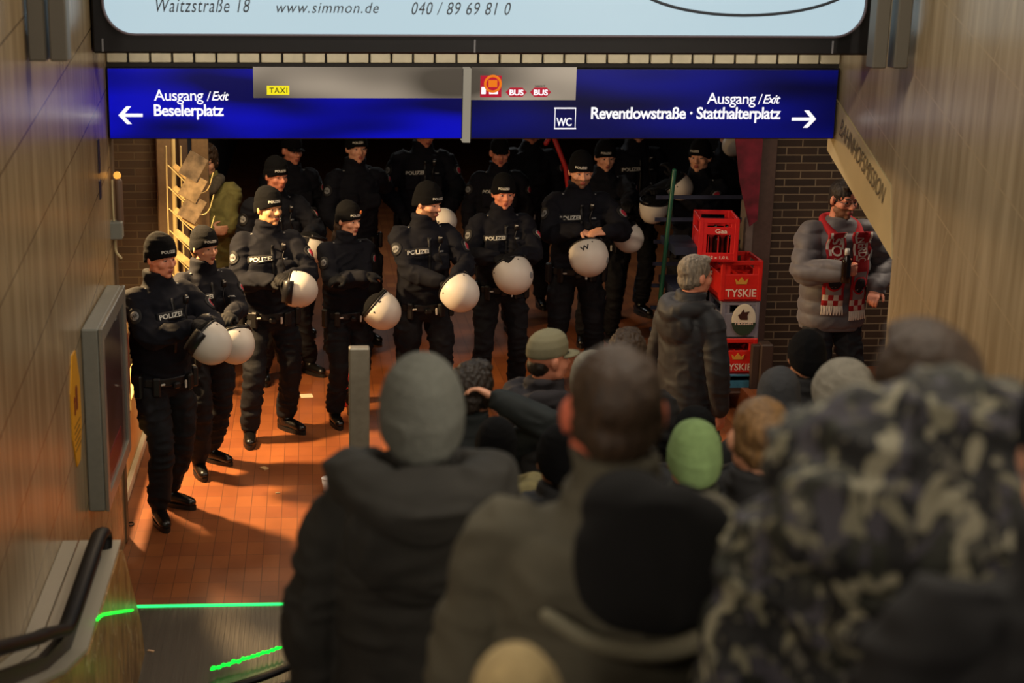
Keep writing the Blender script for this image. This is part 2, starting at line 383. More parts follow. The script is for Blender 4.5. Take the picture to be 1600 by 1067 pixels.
_TX = {}
def text_mesh(s, bold=0, shear=0, space=1.0):
    k = (s, bold, shear, space)
    if k not in _TX:
        cu = bpy.data.curves.new('t', 'FONT'); cu.body = s; cu.offset = bold; cu.shear = shear; cu.resolution_u = 3; cu.space_character = space
        o = bpy.data.objects.new('t', cu); COL.objects.link(o)
        dg = bpy.context.evaluated_depsgraph_get(); me = bpy.data.meshes.new_from_object(o.evaluated_get(dg))
        v = np.array([tuple(q.co) for q in me.vertices]); f = [tuple(p.vertices) for p in me.polygons]
        bpy.data.objects.remove(o); bpy.data.curves.remove(cu); bpy.data.meshes.remove(me)
        lo, hi = v.min(0), v.max(0); v = (v-lo)/np.maximum(hi-lo, 1e-6); _TX[k] = (v[:, :2], f)
    return _TX[k]
def flat_text(name, s, o, u, v, parent, m, bold=0, shear=0, space=1.0, off=0.0):
    """text fitted to the rectangle with corner o and edges u (reading direction) and v (up)"""
    P, f = text_mesh(s, bold, shear, space); o, u, v = Vector(o), Vector(u), Vector(v); n = u.cross(v).normalized()*off
    me = bpy.data.meshes.new(name); me.from_pydata([tuple(o+u*a+v*b+n) for a, b in P], [], f); me.materials.append(m)
    return link(name, me, parent)
def on_surface(bvh, pts, out, off):
    res = []; hit0 = None
    for p in pts:
        h = bvh.ray_cast(p+out*.3, -out, .6)
        res.append(h[0]+out*off if h[0] is not None else None)
    good = [r for r in res if r is not None]
    if not good: return None
    md = sorted((r-p).dot(out) for r, p in zip(res, pts) if r is not None); md = md[len(md)//2]
    res = [r if r is not None and abs((r-p).dot(out)-md) < .035 else p+out*md for r, p in zip(res, pts)]
    return [r if r is not None else min(good, key=lambda q: (q-p).length) for r, p in zip(res, pts)]
def wrap_text(name, s, bvh, o, right, out, wd, ht, parent, m, off=.004, bold=.02, rotd=0):
    out = Vector(out).normalized(); right = Vector(right); right = (right-out*right.dot(out)).normalized(); u2 = out.cross(right)
    if rotd: right, u2 = right*math.cos(R(rotd))+u2*math.sin(R(rotd)), u2*math.cos(R(rotd))-right*math.sin(R(rotd))
    P, f = text_mesh(s, bold, 0); pts = [Vector(o)+right*((a-.5)*wd)+u2*((b-.5)*ht) for a, b in P]
    q = on_surface(bvh, pts, out, off)
    if q is None: return None
    me = bpy.data.meshes.new(name); me.from_pydata([tuple(x) for x in q], [], f); me.materials.append(m); return link(name, me, parent)
def wrap_grid(name, bvh, o, right, out, wd, ht, parent, m, off=.002, nu=8, nv=4, rotd=0, shape=None, thick=.002, matf=None):
    out = Vector(out).normalized(); right = Vector(right); right = (right-out*right.dot(out)).normalized(); u2 = out.cross(right)
    if rotd: right, u2 = right*math.cos(R(rotd))+u2*math.sin(R(rotd)), u2*math.cos(R(rotd))-right*math.sin(R(rotd))
    pts = []; N = (nu+1)*(nv+1)
    for j in range(nv+1):
        for i in range(nu+1):
            a, b = i/nu-.5, j/nv-.5
            if shape == 'disc':
                x, y = 2*a, 2*b; a = x*math.sqrt(1-y*y/2)/2; b = y*math.sqrt(1-x*x/2)/2
            pts.append(Vector(o)+right*(a*wd)+u2*(b*ht))
    q = on_surface(bvh, pts, out, off)
    if q is None: return None
    q2 = [p+out*thick for p in q]; fs = []; ms = []
    I = lambda i, j, t=0: t*N+j*(nu+1)+i
    for j in range(nv):
        for i in range(nu):
            mm = matf(i, j) if matf else 0
            fs += [(I(i, j, 1), I(i+1, j, 1), I(i+1, j+1, 1), I(i, j+1, 1)), (I(i, j), I(i, j+1), I(i+1, j+1), I(i+1, j))]; ms += [mm, mm]
    for i in range(nu): fs += [(I(i, 0), I(i+1, 0), I(i+1, 0, 1), I(i, 0, 1)), (I(i+1, nv), I(i, nv), I(i, nv, 1), I(i+1, nv, 1))]; ms += [0, 0]
    for j in range(nv): fs += [(I(0, j+1), I(0, j), I(0, j, 1), I(0, j+1, 1)), (I(nu, j), I(nu, j+1), I(nu, j+1, 1), I(nu, j, 1))]; ms += [0, 0]
    me = bpy.data.meshes.new(name); me.from_pydata([tuple(x) for x in q+q2], [], fs)
    for x in (m if isinstance(m, (list, tuple)) else [m]): me.materials.append(x)
    me.polygons.foreach_set('material_index', ms); me.polygons.foreach_set('use_smooth', [True]*len(ms)); return link(name, me, parent)

# ------------------------------------------------------------ the setting
def S(name, g, m, sm=False): return struct(put(name, g, m, None, sm))
g = G(); g.bb(-6, 9, 6.3, 30, -.3, 0); S('floor', g, M_FLOOR)
g = G(); g.bb(-1.6, -1.14, -3, 8.8, -.2, 4.7); S('wall_left', g, M_WALL_L)
g = G(); g.prism([(-3, -.2), (7.72, -.2), (7.76, 1.97), (7.86, 2.345), (8.9, 2.73), (8.9, 4.7), (-3, 4.7)], 'x', 3.05, 3.32); S('wall_right', g, M_WALL_R)
fascia = G(); fascia.prism([(7.755, 1.965), (8.9, 2.385), (8.9, 2.725), (7.86, 2.34)], 'x', 3.045, 3.33); fo = S('trim_1', fascia, M_BAND)
txt = 'BAHNHOFSMISSION'
o0 = Vector((3.04, 8.70, 2.50)); d = Vector((0, -1, -.367)).normalized(); u = Vector((0, -.34, .94)).normalized()
flat_text('lettering', txt, o0, d*.80, u*.10, fo, mat('painted_lettering', (104, 94, 72), .7), .0)
g = G(); g.bb(-1.6, 3.32, -3, 8.85, 4.7, 4.8); S('ceiling', g, M_CEIL)
g = G(); g.bb(-6, 9, 8.92, 30, 2.96, 3.05); S('ceiling', g, M_CEIL)
g = G(); g.bb(-1.14, 3.05, 8.62, 8.9, 2.98, 4.7); S('wall_front', g, M_DARK)
g = G()                                                          # cream tile course above the direction sign
n = 34
for i in range(n):
    x0 = -1.14+4.19*i/n; g.bb(x0+.006, x0+4.19/n-.006, 8.795, 8.86, 2.893, 2.952, .004)
S('trim_2', g, mat('cream_glazed_tile', (206, 192, 160), .4, var=.08, scale=14))
g = G(); g.bb(-1.14, 3.05, 8.82, 8.92, 2.86, 2.99); S('trim_3', g, mat('dark_grout', (34, 28, 24), .8))
g = G(); g.bb(3.66, 9, 11.9, 12.2, 0, 2.96); S('wall_right', g, M_BRICK)
g = G(); g.bb(-6, -1.2, 12.1, 12.4, 0, 2.96); S('wall_left', g, M_BRICK_L)
g = G(); g.bb(-6, 9, 29.5, 29.8, 0, 2.96); S('wall_back', g, mat('dark_rear_wall', (40, 42, 44), .8, var=.2, scale=1))
g = G(); g.bb(5.4, 5.6, 12.2, 29.5, 0, 2.96); S('wall_right', g, mat('dark_side_wall', (44, 42, 42), .8))
g = G(); g.bb(-1.6, -1.3, 12.4, 29.5, 0, 2.96); S('wall_left', g, mat('dark_side_wall', (44, 42, 42), .8))
g = G(); g.bb(3.34, 5.6, 8.9, 11.9, 0, .2); S('trim_4', g, M_FLOOR)
# kiosk wall low base beyond the end of the left wall, with its pale floor strip
g = G(); g.bb(-1.34, -1.24, 8.8, 11.1, 0, .5, .005); S('wall_left', g, M_CREAM)
g = G(); g.bb(-1.24, -1.205, 9.2, 11.1, 0, .07, .004); S('baseboard_left', g, mat('white_plastic', (226, 218, 190), .45, var=.05))
# corner casings of the rear left opening
g = G(); g.bb(-1.2, -1.06, 12.02, 12.14, 0, 2.96, .01); S('trim_5', g, mat('tan_casing', (120, 98, 70), .6, var=.1))
g = G(); g.bb(-1.03, -.96, 12.05, 12.12, 0, 2.96, .01); g.bb(-1.06, -1.03, 12.1, 12.16, 0, 2.96); S('trim_6', g, mat('brown_casing', (74, 58, 44), .6, var=.1))
g = G(); g.bb(-1.19, -1.13, 8.8, 8.92, 0, 2.86, .01); S('trim_7', g, mat('corner_brown', (92, 74, 52), .5))
# right door frame, with a brown reveal and a steel edge
g = G(); g.bb(3.50, 3.66, 11.85, 12.1, 0, 2.96, .006); S('trim_8', g, mat('brown_frame', (84, 66, 58), .55, var=.15))
g = G(); g.bb(3.44, 3.50, 11.82, 12.0, 0, 2.96, .004); S('trim_9', g, mat('grey_frame_edge', (118, 106, 98), .4, var=.1))

# stairs and escalator
g = G(); Y = 5.75; z = 0; poly = [(6.3, -.3), (6.3, 0)]
while Y > -2.5: poly += [(Y, z), (Y, z+.165)]; z += .165; Y -= .5
poly += [(Y, z), (Y, -.3)]
g.prism(poly, "x", .14, 3.03)
st = put('staircase', g, mat('granite_step', (88, 84, 78), .6, var=.2, scale=60)); tag(st, 'grey stone steps under the crowd, descending to the red tiled floor', 'stairs')

esc = thing('escalator', 'escalator with black handrail beside the polished left wall, grey comb plate below', 'escalator', (-.9, 7, 0))
def E_(name, g, m, par=esc, sm=False):
    o = put(name, g, m, par, sm); o.matrix_parent_inverse = Matrix.Translation((.9, -7, 0)); return o
M_BRASS = pale_lined('lined_polished_panel', (132, 92, 44), (196, 150, 84), (224, 196, 150))
prof = [(8.05, -.2), (7.35, -.2), (7.30, 0), (7.2, .22), (7.02, .42), (6.75, .72), (6.62, .86), (6.5, .9), (5.5, .9), (5.0, 1.06), (-1, 3.56), (-1, 1.0), (3.5, 0), (5.5, -.2)]
prof = prof[1:]
g = G(); g.prism(prof, 'x', -1.14, -.87); E_('balustrade', g, M_BRASS)
g = G(); g.prism([(6.6, .903), (5.5, .903), (5.0, 1.064), (-1, 3.564), (-1, 3.58), (5.0, 1.08), (5.5, .918), (6.6, .918)], 'x', -1.138, -1.07); E_('deck_cover', g, mat('pale_deck_plate', (176, 168, 150), .4, .2))
g = G(); g.prism([(6.6, .903), (5.5, .903), (5.0, 1.064), (-1, 3.564), (-1, 3.58), (5.0, 1.08), (5.5, .918), (6.6, .918)], 'x', -1.062, -.875); E_('deck_cover', g, mat('pale_deck_plate', (176, 168, 150), .4, .2))
g = G(); g.tube([(-.94, 6.50, .90), (-.94, 6.53, .97), (-.94, 6.42, 1.02), (-.94, 6.2, 1.035), (-.94, 5.6, 1.03), (-.94, 5.42, 1.04), (-.94, 5.3, 1.085), (-.94, 5.0, 1.215), (-.94, 4.2, 1.55), (-.94, -1, 3.80)], [.036]*5+[.034]*6, 14, 5, .7); E_('handrail', g, M_RUBBER, esc, True)
g = G(); g.prism([(6.4, .91), (5.5, .91), (5.0, 1.07), (-1, 3.57), (-1, 3.68), (5.0, 1.13), (5.5, .99), (6.4, .99)], 'x', -.972, -.938); E_('handrail_guide', g, M_DARK)
g = G(); g.bb(-.99, .12, 6.3, 7.86, -.01, .006)
for i in range(42): g.bb(-.985+i*.0263, -.985+i*.0263+.012, 6.3, 7.84, .006, .009)
E_('landing_plate', g, M_RIB)
g = G(); g.bb(-.99, .12, 7.862, 7.885, 0, .012); E_('comb_light', g, emit('green_led', (40, 255, 110), 1.5))
M_GREEN_GLOW = emit('green_glow_deep', (10, 235, 50), 1.6)
g = G(); pts = [CAM+ray(x, y)*(-.864/ray(x, y).x) for x, y in ((152, 968), (160, 961), (180, 957), (207, 953))]; g.tube([tuple(q) for q in pts], .006, 8, 4); E_('comb_reflection', g, M_GREEN_GLOW, esc, True)  # reflection of the comb light, modelled as a glowing tube
g = G()
for i in range(14):
    a = i*.37; g.ell((-.50+i*.024, 7.02+i*.016+.004*math.sin(i*2.1), .055+.004*math.cos(i*3)), (.014, .012, .010), None, 8, 6)
g.tube([(-.51, 7.01, .055), (-.17, 7.24, .055)], .007, 8, 1)
E_('green_bead_strip', g, M_GREEN_GLOW, esc, True)  # row of glowing green beads on a slanted strip
# inner handrail end of the second side
g = G(); g.tube([(-.42, 6.86, .03), (-.25, 6.93, .05), (-.12, 7.02, .06), (.1, 7.2, .06)], .028, 10, 4, .6); E_('comb_edge', g, M_RUBBER, esc, True)

post = put('steel_post', (lambda g: (g.bb(.19, .295, 7.55, 7.62, 0, 1.555, .006), g)[1])(G()), M_STEEL); tag(post, 'flat brushed steel post standing in front of the orange floor', 'post')

# advertising light box
ad = thing('advertising_lightbox', 'large glowing white advertising lightbox in a black frame above the stairs', 'sign', (.95, 8.3, 3.0))
def A_(name, g, m, sm=False, par=ad, base=(.95, 8.3, 3.0)):
    o = put(name, g, m, par, sm); o.matrix_parent_inverse = Matrix.Translation(-Vector(base)); return o
g = G(); g.bb(-1.13, 3.045, 8.22, 8.6, 2.985, 4.2, .01); A_('frame', g, M_DARK)
x0, x1, z0, z1, rr = -1.06, 2.95, 3.085, 4.1, .16; pl = []
for cx, cz, a0 in ((x1-rr, z1-rr, 0), (x0+rr, z1-rr, 90), (x0+rr, z0+rr, 180), (x1-rr, z0+rr, 270)):
    for k in range(9): a = R(a0+k*90/8); pl.append((cx+rr*math.cos(a), cz+rr*math.sin(a)))
g = G(); g.prism(pl, 'y', 8.205, 8.22); A_('illuminated_panel', g, emit('lightbox_white', (190, 214, 224), .66))
g = G(); C_ = [Vector(((p[0]-.945)*1.004+.945, 8.203, (p[1]-3.59)*1.006+3.59)) for p in pl]
g.tube([tuple(c) for c in C_+[C_[0]]], .007, 6, 1, 1, (0, 1, 0)); A_('panel_edging', g, mat('mauve_edging', (120, 112, 124), .5), True)
M_INK = mat('grey_ink', (66, 72, 82), .6)
def px_text(name, s, b, Y, par, m, bold=0, shear=0, space=1.0, base=None):
    a = at(b[0], b[3], Y); bb_ = at(b[2], b[3], Y); c = at(b[0], b[1], Y)
    u = Vector((bb_.x-a.x, 0, 0)); v = Vector((0, 0, c.z-a.z)); o = flat_text(name, s, (a.x, Y, a.z), u, v, par, m, bold, shear, space)
    if base is not None: o.matrix_parent_inverse = Matrix.Translation(-Vector(base))
    return o
for s, b in (('Waitzstraße 18', (244, -3, 391, 19)), ('www.simmon.de', (432, 3, 592, 20)), ('040 / 89 69 81 0', (643, 3, 798, 23))):
    px_text('lettering', s, b, 8.2, ad, M_INK, 0, .28, 1.12, (.95, 8.3, 3.0))
c = at(1165, -38, 8.2); g = G(); g.tube([(c.x+.62*math.cos(a), 8.198, c.z+.205*math.sin(a)) for a in np.linspace(0, 2*math.pi, 49)], .008, 6, 1, 1, (0, 1, 0)); A_('oval_emblem', g, M_INK, True)
g = G()
for x in (160, 742, 1302):
    p = at(x, 66, 8.21); g.bb(p.x-.004, p.x+.004, 8.212, 8.22, 2.995, 3.06)
A_('frame_joint', g, mat('worn_metal_edge', (140, 140, 146), .4))
# steel brackets carrying the light box
def bracket(xs, Y, label, zb=2.96):
    t = thing('steel_bracket', label, 'bracket', (sum(xs)/2, Y, 3.0))
    for a in xs:
        g = G(); g.bb(a-.036, a+.036, Y-.05, Y+.05, zb, 3.9, .006); o = put('upright', g, mat('bracket_grey', (112, 108, 98), .5, .3), t); o.matrix_parent_inverse = Matrix.Translation(-t.location)
bracket((-1.095, -1.01), 6.4, 'pair of grey steel uprights beside the left wall, carrying the lightbox', 3.09)
bracket((2.86, 2.97), 7.72, 'pair of grey steel uprights beside the right wall, carrying the lightbox')

# direction signs
YS = 8.75
M_BLUE = emit('backlit_blue', (2, 5, 150), .58, (1.3, 1, 5.5)); M_BLUE2 = emit('backlit_blue_dim', (2, 8, 100), .52, (1.0, 1, 4.2))
M_SGREY = emit('backlit_grey', (168, 154, 136), .42, (1.2, 1, 3)); M_TWHITE = emit('backlit_white', (255, 250, 255), .8)
def sign(label, x0, x1, m):
    t = thing('direction_sign', label, 'sign', ((x0+x1)/2, 8.8, 2.47)); b = t.location.copy()
    def q(name, g, mm, sm=False):
        o = put(name, g, mm, t, sm); o.matrix_parent_inverse = Matrix.Translation(-b); return o
    g = G(); g.bb(x0, x1, YS+.004, YS+.13, 2.468, 2.868, .004); q('housing', g, M_DARK)
    g = G(); g.bb(x0+.006, x1-.006, YS, YS+.004, 2.474, 2.862); q('blue_panel', g, m)
    return t, b, q
YT = YS-.0035
t, b, q = sign('left half of the blue direction sign, arrow pointing left to Beselerplatz', -1.132, .868, M_BLUE)
def pxr(g, x0, y0, x1, y1, d0=.003, d1=.0):
    a = at(x0, y1, YS); c = at(x1, y0, YS); g.bb(a.x, c.x, YS-d0, YS-d1, a.z, c.z)
def T(s, bx, par=None, bold=.012, shear=0, m=None, sp=.93): px_text('lettering', s, bx, YT, par, m or M_TWHITE, bold, shear, sp, b)
g = G(); pxr(g, 396, 105, 723, 153, .0028); q('grey_panel', g, M_SGREY)
T('Ausgang', (241, 140, 318, 163), t, .006); T('/', (323, 143, 330, 158), t, .012, .2); T('Exit', (331, 143, 358, 157), t, .012, .3); T('Beselerplatz', (241, 163, 350, 187), t, .02)
g = G(); pxr(g, 417, 134, 452, 148, .0032, .0028); q('yellow_taxi_plate', g, emit('taxi_yellow', (240, 224, 30), .75))
T('TAXI', (421, 137, 449, 145.5), t, .015, 0, mat('black_ink', (20, 18, 10), .6), 1.2)
def arrow(par, q, xa, xt, y, sgn, hy=13):
    g = G(); a = at(xa, y, YS); e = at(xt, y, YS); h = hy/262; wd = .018
    g.prism([(min(a.x, e.x+sgn*.03), e.z-wd/2), (max(a.x, e.x+sgn*.03), e.z-wd/2), (max(a.x, e.x+sgn*.03), e.z+wd/2), (min(a.x, e.x+sgn*.03), e.z+wd/2)], 'y', YT, YT+.002)
    for k in (-1, 1): g.prism([(e.x, e.z), (e.x+sgn*(h-.004), e.z+k*h), (e.x+sgn*(h+.024), e.z+k*h), (e.x+sgn*.028, e.z)], 'y', YT, YT+.002)
    q('arrow', g, M_TWHITE)
arrow(t, q, 223, 185, 180, 1)
g = G(); g.bb(.868, .912, YS-.02, YS+.12, 2.45, 2.87, .003); o = q('end_post', g, emit('glowing_post_grey', (176, 166, 146), .42))  # post given its own glow to look as bright as the panels
t, b, q = sign('right half of the blue direction sign, arrow pointing right to Statthalterplatz', .915, 3.03, M_BLUE2)
g = G(); pxr(g, 736, 105, 901, 156, .0028); q('grey_panel', g, M_SGREY)
T('Ausgang', (1104, 145, 1180, 168), t, .006); T('/', (1184, 147, 1191, 163), t, .012, .2); T('Exit', (1192, 148, 1219, 162), t, .012, .3)
T('Reventlowstraße · Statthalterplatz', (923, 167, 1219, 192), t, .02)
arrow(t, q, 1237, 1275, 186, -1)
for r_ in ((866, 168, 900, 170), (866, 200, 900, 202), (866, 170, 868, 200), (898, 170, 900, 200)):
    g = G(); pxr(g, *r_); q('toilet_frame', g, M_TWHITE)
T('WC', (869, 184, 893, 197), t, .02)
M_SRED = emit('sign_red', (190, 20, 50), .6); M_SOR = emit('sign_orange', (235, 120, 20), .7)
g = G(); pxr(g, 750, 118, 784, 152, .0032, .0028); q('red_rail_replacement_plate', g, M_SRED)
c = at(770, 131, YS); g = G(); g.tube([(c.x+.044*math.cos(a), YT-.001, c.z+.044*math.sin(a)) for a in np.linspace(0, 2*math.pi, 25)], .007, 6, 1, 1, (0, 1, 0)); q('orange_ring', g, M_SOR, True)
g = G(); pxr(g, 763, 125, 777, 136, .0045, .003); q('bus_symbol', g, M_SOR)
g = G(); pxr(g, 752, 136, 759, 147, .005, .003); pxr(g, 764, 144, 777, 147, .005, .003); pxr(g, 776, 139, 778, 147, .005, .003); q('train_symbol', g, M_TWHITE)
for xa in (790, 828):
    a = at(xa, 144, YS); e = at(xa+33, 144, YS); h = .026
    g = G(); g.prism([(a.x, a.z), (a.x+.025, a.z-h), (e.x-.025, a.z-h), (e.x, a.z), (e.x-.025, a.z+h), (a.x+.025, a.z+h)], 'y', YS-.0032, YS-.0028); q('red_bus_plate', g, M_SRED)
    T('BUS', (xa+6, 140, xa+28, 149), t, .03)
T('NACHT', (836, 133, 852, 136), t, .02, 0, mat('black_ink', (20, 18, 10), .6))

# display case on the left wall, sticker, switch, cable, pipe
dc = thing('display_case', 'grey metal poster display case mounted on the left wall', 'display case', (-1.1, 8.0, .8))
def D_(name, g, m, sm=False):
    o = put(name, g, m, dc, sm); o.matrix_parent_inverse = Matrix.Translation((1.1, -8.0, -.8)); return o
g = G(); g.bb(-1.14, -1.055, 7.42, 8.42, .74, 1.70, .008); D_('case', g, M_GREYP)
g = G()
for a in ((7.42, 7.5, .74, 1.7), (8.34, 8.42, .74, 1.7), (7.5, 8.34, .74, .82), (7.5, 8.34, 1.62, 1.7)): g.bb(-1.055, -1.035, a[0], a[1], a[2], a[3], .004)
D_('door_frame', g, mat('aluminium_frame', (156, 156, 148), .35, .6))
g = G(); g.bb(-1.055, -1.05, 7.5, 8.34, .82, 1.62); D_('poster', g, mat('dark_poster', (58, 44, 50), .3, var=.5, scale=6, coat=.6))
g = G(); g.bb(-1.05, -1.047, 7.5, 8.1, .82, .98); D_('poster_red_field', g, mat('maroon_print', (120, 26, 44), .3, coat=.6))
sg = thing('warning_sticker', 'yellow elongated warning sticker on the left wall beside the display case', 'sticker', (-1.138, 7.15, 1.37))
g = G(); pl = [(7.15+.155*math.cos(a)*(.8+.2*abs(math.cos(a))), 1.375+.30*math.sin(a)) for a in np.linspace(0, 2*math.pi, 9)[:-1]+.39]
g.prism(pl, 'x', -1.14, -1.134); o = put('yellow_film', g, mat('yellow_film', (226, 160, 20), .4, var=.05), sg); o.matrix_parent_inverse = Matrix.Translation(-sg.location)
g = G(); g.ell((-1.133, 7.16, 1.46), (.003, .03, .03)); g.bb(-1.134, -1.131, 7.14, 7.18, 1.37, 1.44); g.ell((-1.133, 7.10, 1.43), (.003, .02, .02)); g.bb(-1.134, -1.131, 7.085, 7.11, 1.36, 1.41); o = put('figure_pictogram', g, mat('red_brown_print', (120, 40, 20), .5), sg); o.matrix_parent_inverse = Matrix.Translation(-sg.location)
g = G()
for k in range(5): g.bb(-1.1345, -1.1325, 7.06, 7.24-.02*(k % 2), 1.18+k*.03, 1.188+k*.03)
o = put('print_lines', g, mat('brown_print', (120, 84, 20), .5), sg); o.matrix_parent_inverse = Matrix.Translation(-sg.location)
g = G(); g.bb(-1.138, -1.134, 8.3, 8.36, 2.34, 2.52); g.bb(-1.138, -1.134, 8.3, 8.36, 2.2, 2.3); tag(put('wall_marker', g, mat('dark_blue_sticker', (40, 34, 60), .5)), 'two small dark stickers high on the end of the left wall', 'sticker')
sw = thing('junction_box', 'grey electrical junction box with cables at the end of the left wall', 'junction box', (-1.12, 8.75, 1.9))
def W_(name, g, m, sm=False):
    o = put(name, g, m, sw, sm); o.matrix_parent_inverse = Matrix.Translation((1.12, -8.75, -1.9)); return o
a = at(181, 359, 8.75); g = G(); g.bb(a.x-.035, a.x+.04, 8.70, 8.80, a.z-.05, a.z+.05, .006); W_('box', g, M_GREYP)
g = G(); p = [at(x, y, 8.76) for x, y in ((175, 282), (176, 310), (178, 347))]; g.tube([tuple(v) for v in p], .006, 8, 4)
p = [at(x, y, 8.76) for x, y in ((180, 371), (181, 392), (189, 403))]; g.tube([tuple(v) for v in p], .008, 8, 4); W_('cable', g, mat('cream_cable', (200, 184, 140), .5), True)
p0, p1 = at(185, 284, 8.78), at(188, 350, 8.78); g = G(); g.tube([tuple(p0), tuple(p1)], .022, 10, 1); W_('conduit', g, mat('brown_conduit', (110, 86, 70), .5), True)
p = at(183, 274, 8.78); g = G(); g.ell(tuple(p), (.022, .02, .022)); W_('pilot_lamp', g, emit('orange_lamp', (255, 170, 70), .9), True)
# red shop poster seen beyond the display case
g = G(); g.bb(-1.2, -1.17, 8.95, 9.6, .6, 1.36, .004); tag(put('shop_poster', g, mat('maroon_shop_poster', (110, 24, 40), .35, var=.3, scale=8, coat=.5)), 'dark red poster standing on the cream base beyond the display case', 'poster')

# postcard rack
rk = thing('postcard_rack', 'tall cream wire rack of slanted card shelves behind the left officers', 'rack', (-.89, 11.6, 0))
M_WIRE = mat('cream_wire', (214, 190, 130), .4, .1)
M_CARD = mat('cream_leaflets', (204, 176, 118), .6, var=.25, scale=18)
def K_(name, g, m, sm=False): return put(name, g, m, rk, sm)
g = G()
for x in (-.19, -.08): g.tube([(x, -.02, 0), (x, -.02, 2.05)], .006, 8, 1)
K_('upright_wire', g, M_WIRE, True)
g = G(); g.tube([(-.15, .12, 0), (-.15, .12, 2.2)], .018, 10, 1); g.ell((-.1, .1, .02), (.25, .25, .02)); K_('stand', g, M_WIRE, True)
for i in range(8):
    z = .66+i*.165
    g = G(); ry = Matrix.Rotation(R(40), 3, 'Y'); g.box((-.05, -.02, z), (.24, .10, .012), ry); g.box((-.05, -.07, z+.025), (.22, .012, .05), ry); K_('card_shelf', g, M_CARD)
    g = G(); a = (.08, -.12, z-.10); g.tube([(-.17, -.12, z+.11), (.03, -.12, z-.085), (.12, -.12, z-.075), (.165, -.12, z+.05)], .0045, 6, 3); K_('wire_basket', g, M_WIRE, True)
for i in range(3):
    g = G(); ry = Matrix.Rotation(R(30), 3, 'Y'); g.box((.0+.01*i, -.13-.012*i, 1.60+i*.16), (.15, .012, .19), ry); K_('leaflet', g, mat('printed_leaflet_%d' % i, ((120, 104, 82), (134, 116, 88), (104, 92, 76))[i], .5, var=.5, scale=16))
# bundle of dark boards leaning in the opening
g = G(); g.bb(-.93, -.80, 12.1, 12.16, 0, 2.9, .004); S('trim_10', g, mat('tan_strip', (110, 88, 60), .6, var=.15))

# crates on a roll cage
def crate(X, Y, z, wd, dp, ht, rz, colr, label, txts, emb=None, grp='beverage crates stacked by the brown door frame'):
    t = thing('beverage_crate', label, 'crate', (X, Y, z), rz, grp); m = mat('crate_%s' % str(colr), colr, .38, var=.05)
    g = G(); k = .016; x, y = wd/2, dp/2
    for sx in (-1, 1):
        for sy in (-1, 1): g.bb(sx*x-(.035 if sx > 0 else .0015), sx*x+(.035 if sx < 0 else .0015), sy*y-(.035 if sy > 0 else .0015), sy*y+(.035 if sy < 0 else .0015), .001, ht+.001, .006)
    top = ht*.72 if txts[2] == 'window' else ht*.84
    for sy in (-1, 1):
        a, b2 = (y-k, y) if sy > 0 else (-y, -y+k)
        g.bb(-x, x, a, b2, ht-.035, ht, .003)
        if txts[2] == 'window': g.bb(-x, x, a, b2, 0, ht*.2, .003); g.bb(-x, x, a+.001, b2-.001, ht*.62, ht*.80, .003); g.bb(-x+.001, -x+.06, a+.002, b2-.002, 0, ht-.01, .003); g.bb(x-.06, x-.001, a+.002, b2-.002, 0, ht-.01, .003)
        else: g.bb(-x, x, a, b2, 0, ht*.66, .003); g.bb(-x+.001, -x*.55, a+.002, b2-.002, 0.01, ht-.01, .003); g.bb(x*.55, x-.001, a+.002, b2-.002, 0.01, ht-.01, .003)
    for sx in (-1, 1):
        a, b2 = (x-k, x) if sx > 0 else (-x, -x+k)
        g.bb(a, b2, -y, y, 0, ht*.66, .003); g.bb(a, b2, -y, y, ht-.035, ht, .003)
    g.bb(-x, x, -y, y, 0, .012); put('crate_shell', g, m, t)
    g = G()
    for i in range(1, 4): g.bb(-x+i*wd/4-.003, -x+i*wd/4+.003, -y+.02, y-.02, .012, ht*.6)
    for i in range(1, 3): g.bb(-x+.02, x-.02, -y+i*dp/3-.003, -y+i*dp/3+.003, .012, ht*.6)
    put('dividers', g, m, t)
    W_L = mat('crate_white_print', (232, 214, 200), .5)
    if txts[0]: flat_text('lettering', txts[0][0], (txts[0][1]*x, -y-.002, txts[0][2]*ht), (txts[0][3]*wd, 0, 0), (0, 0, txts[0][4]*ht), t, W_L, .015)
    if txts[1]: flat_text('lettering', txts[1][0], (txts[1][1]*x, -y-.002, txts[1][2]*ht), (txts[1][3]*wd, 0, 0), (0, 0, txts[1][4]*ht), t, W_L, .015)
    if emb == 'crown':
        g = G(); c = (0, -y-.003, ht*.5)
        g.prism([(-.04, ht*.42), (.04, ht*.42), (.052, ht*.56), (.024, ht*.49), (0, ht*.6), (-.024, ht*.49), (-.052, ht*.56)], 'y', -y-.004, -y-.0005); put('crown_emblem', g, mat('crate_gold', (206, 150, 60), .5), t)
    if emb == 'round':
        g = G(); g.ell((.03, -y-.002, ht*.5), (.095, .005, ht*.42), None, 28, 14); put('round_label', g, mat('label_cream', (214, 210, 190), .5), t, True)
        g = G(); pl = [(.03+.097*math.cos(a), ht*.5+ht*.425*math.sin(a)) for a in np.linspace(math.pi*1.06, math.pi*1.94, 15)]; g.prism(pl, 'y', -y-.0085, -y-.004); put('green_field', g, mat('label_green', (40, 60, 44), .5), t)
        g = G(); g.prism([(.0, ht*.5), (.06, ht*.5), (.055, ht*.62), (.07, ht*.72), (.03, ht*.7), (.02, ht*.78), (.0, ht*.66), (-.02, ht*.62)], 'y', -y-.009, -y-.004); put('rider_emblem', g, mat('label_black', (60, 34, 30), .5), t)
        flat_text('lettering', 'Holsten', (-.04, -y-.01, ht*.36), (.14, 0, 0), (0, 0, ht*.12), t, W_L, .02)
    return t
YC = 11.55
RED = (206, 36, 30)
crate(3.31, YC, .30, .30, .38, .285, 0, RED, 'red beer crate with pale lettering, lowest of the stack on the blue dolly', (('TYSKIE', -.75, .1, .75, .2), None, 'handle'), 'crown')
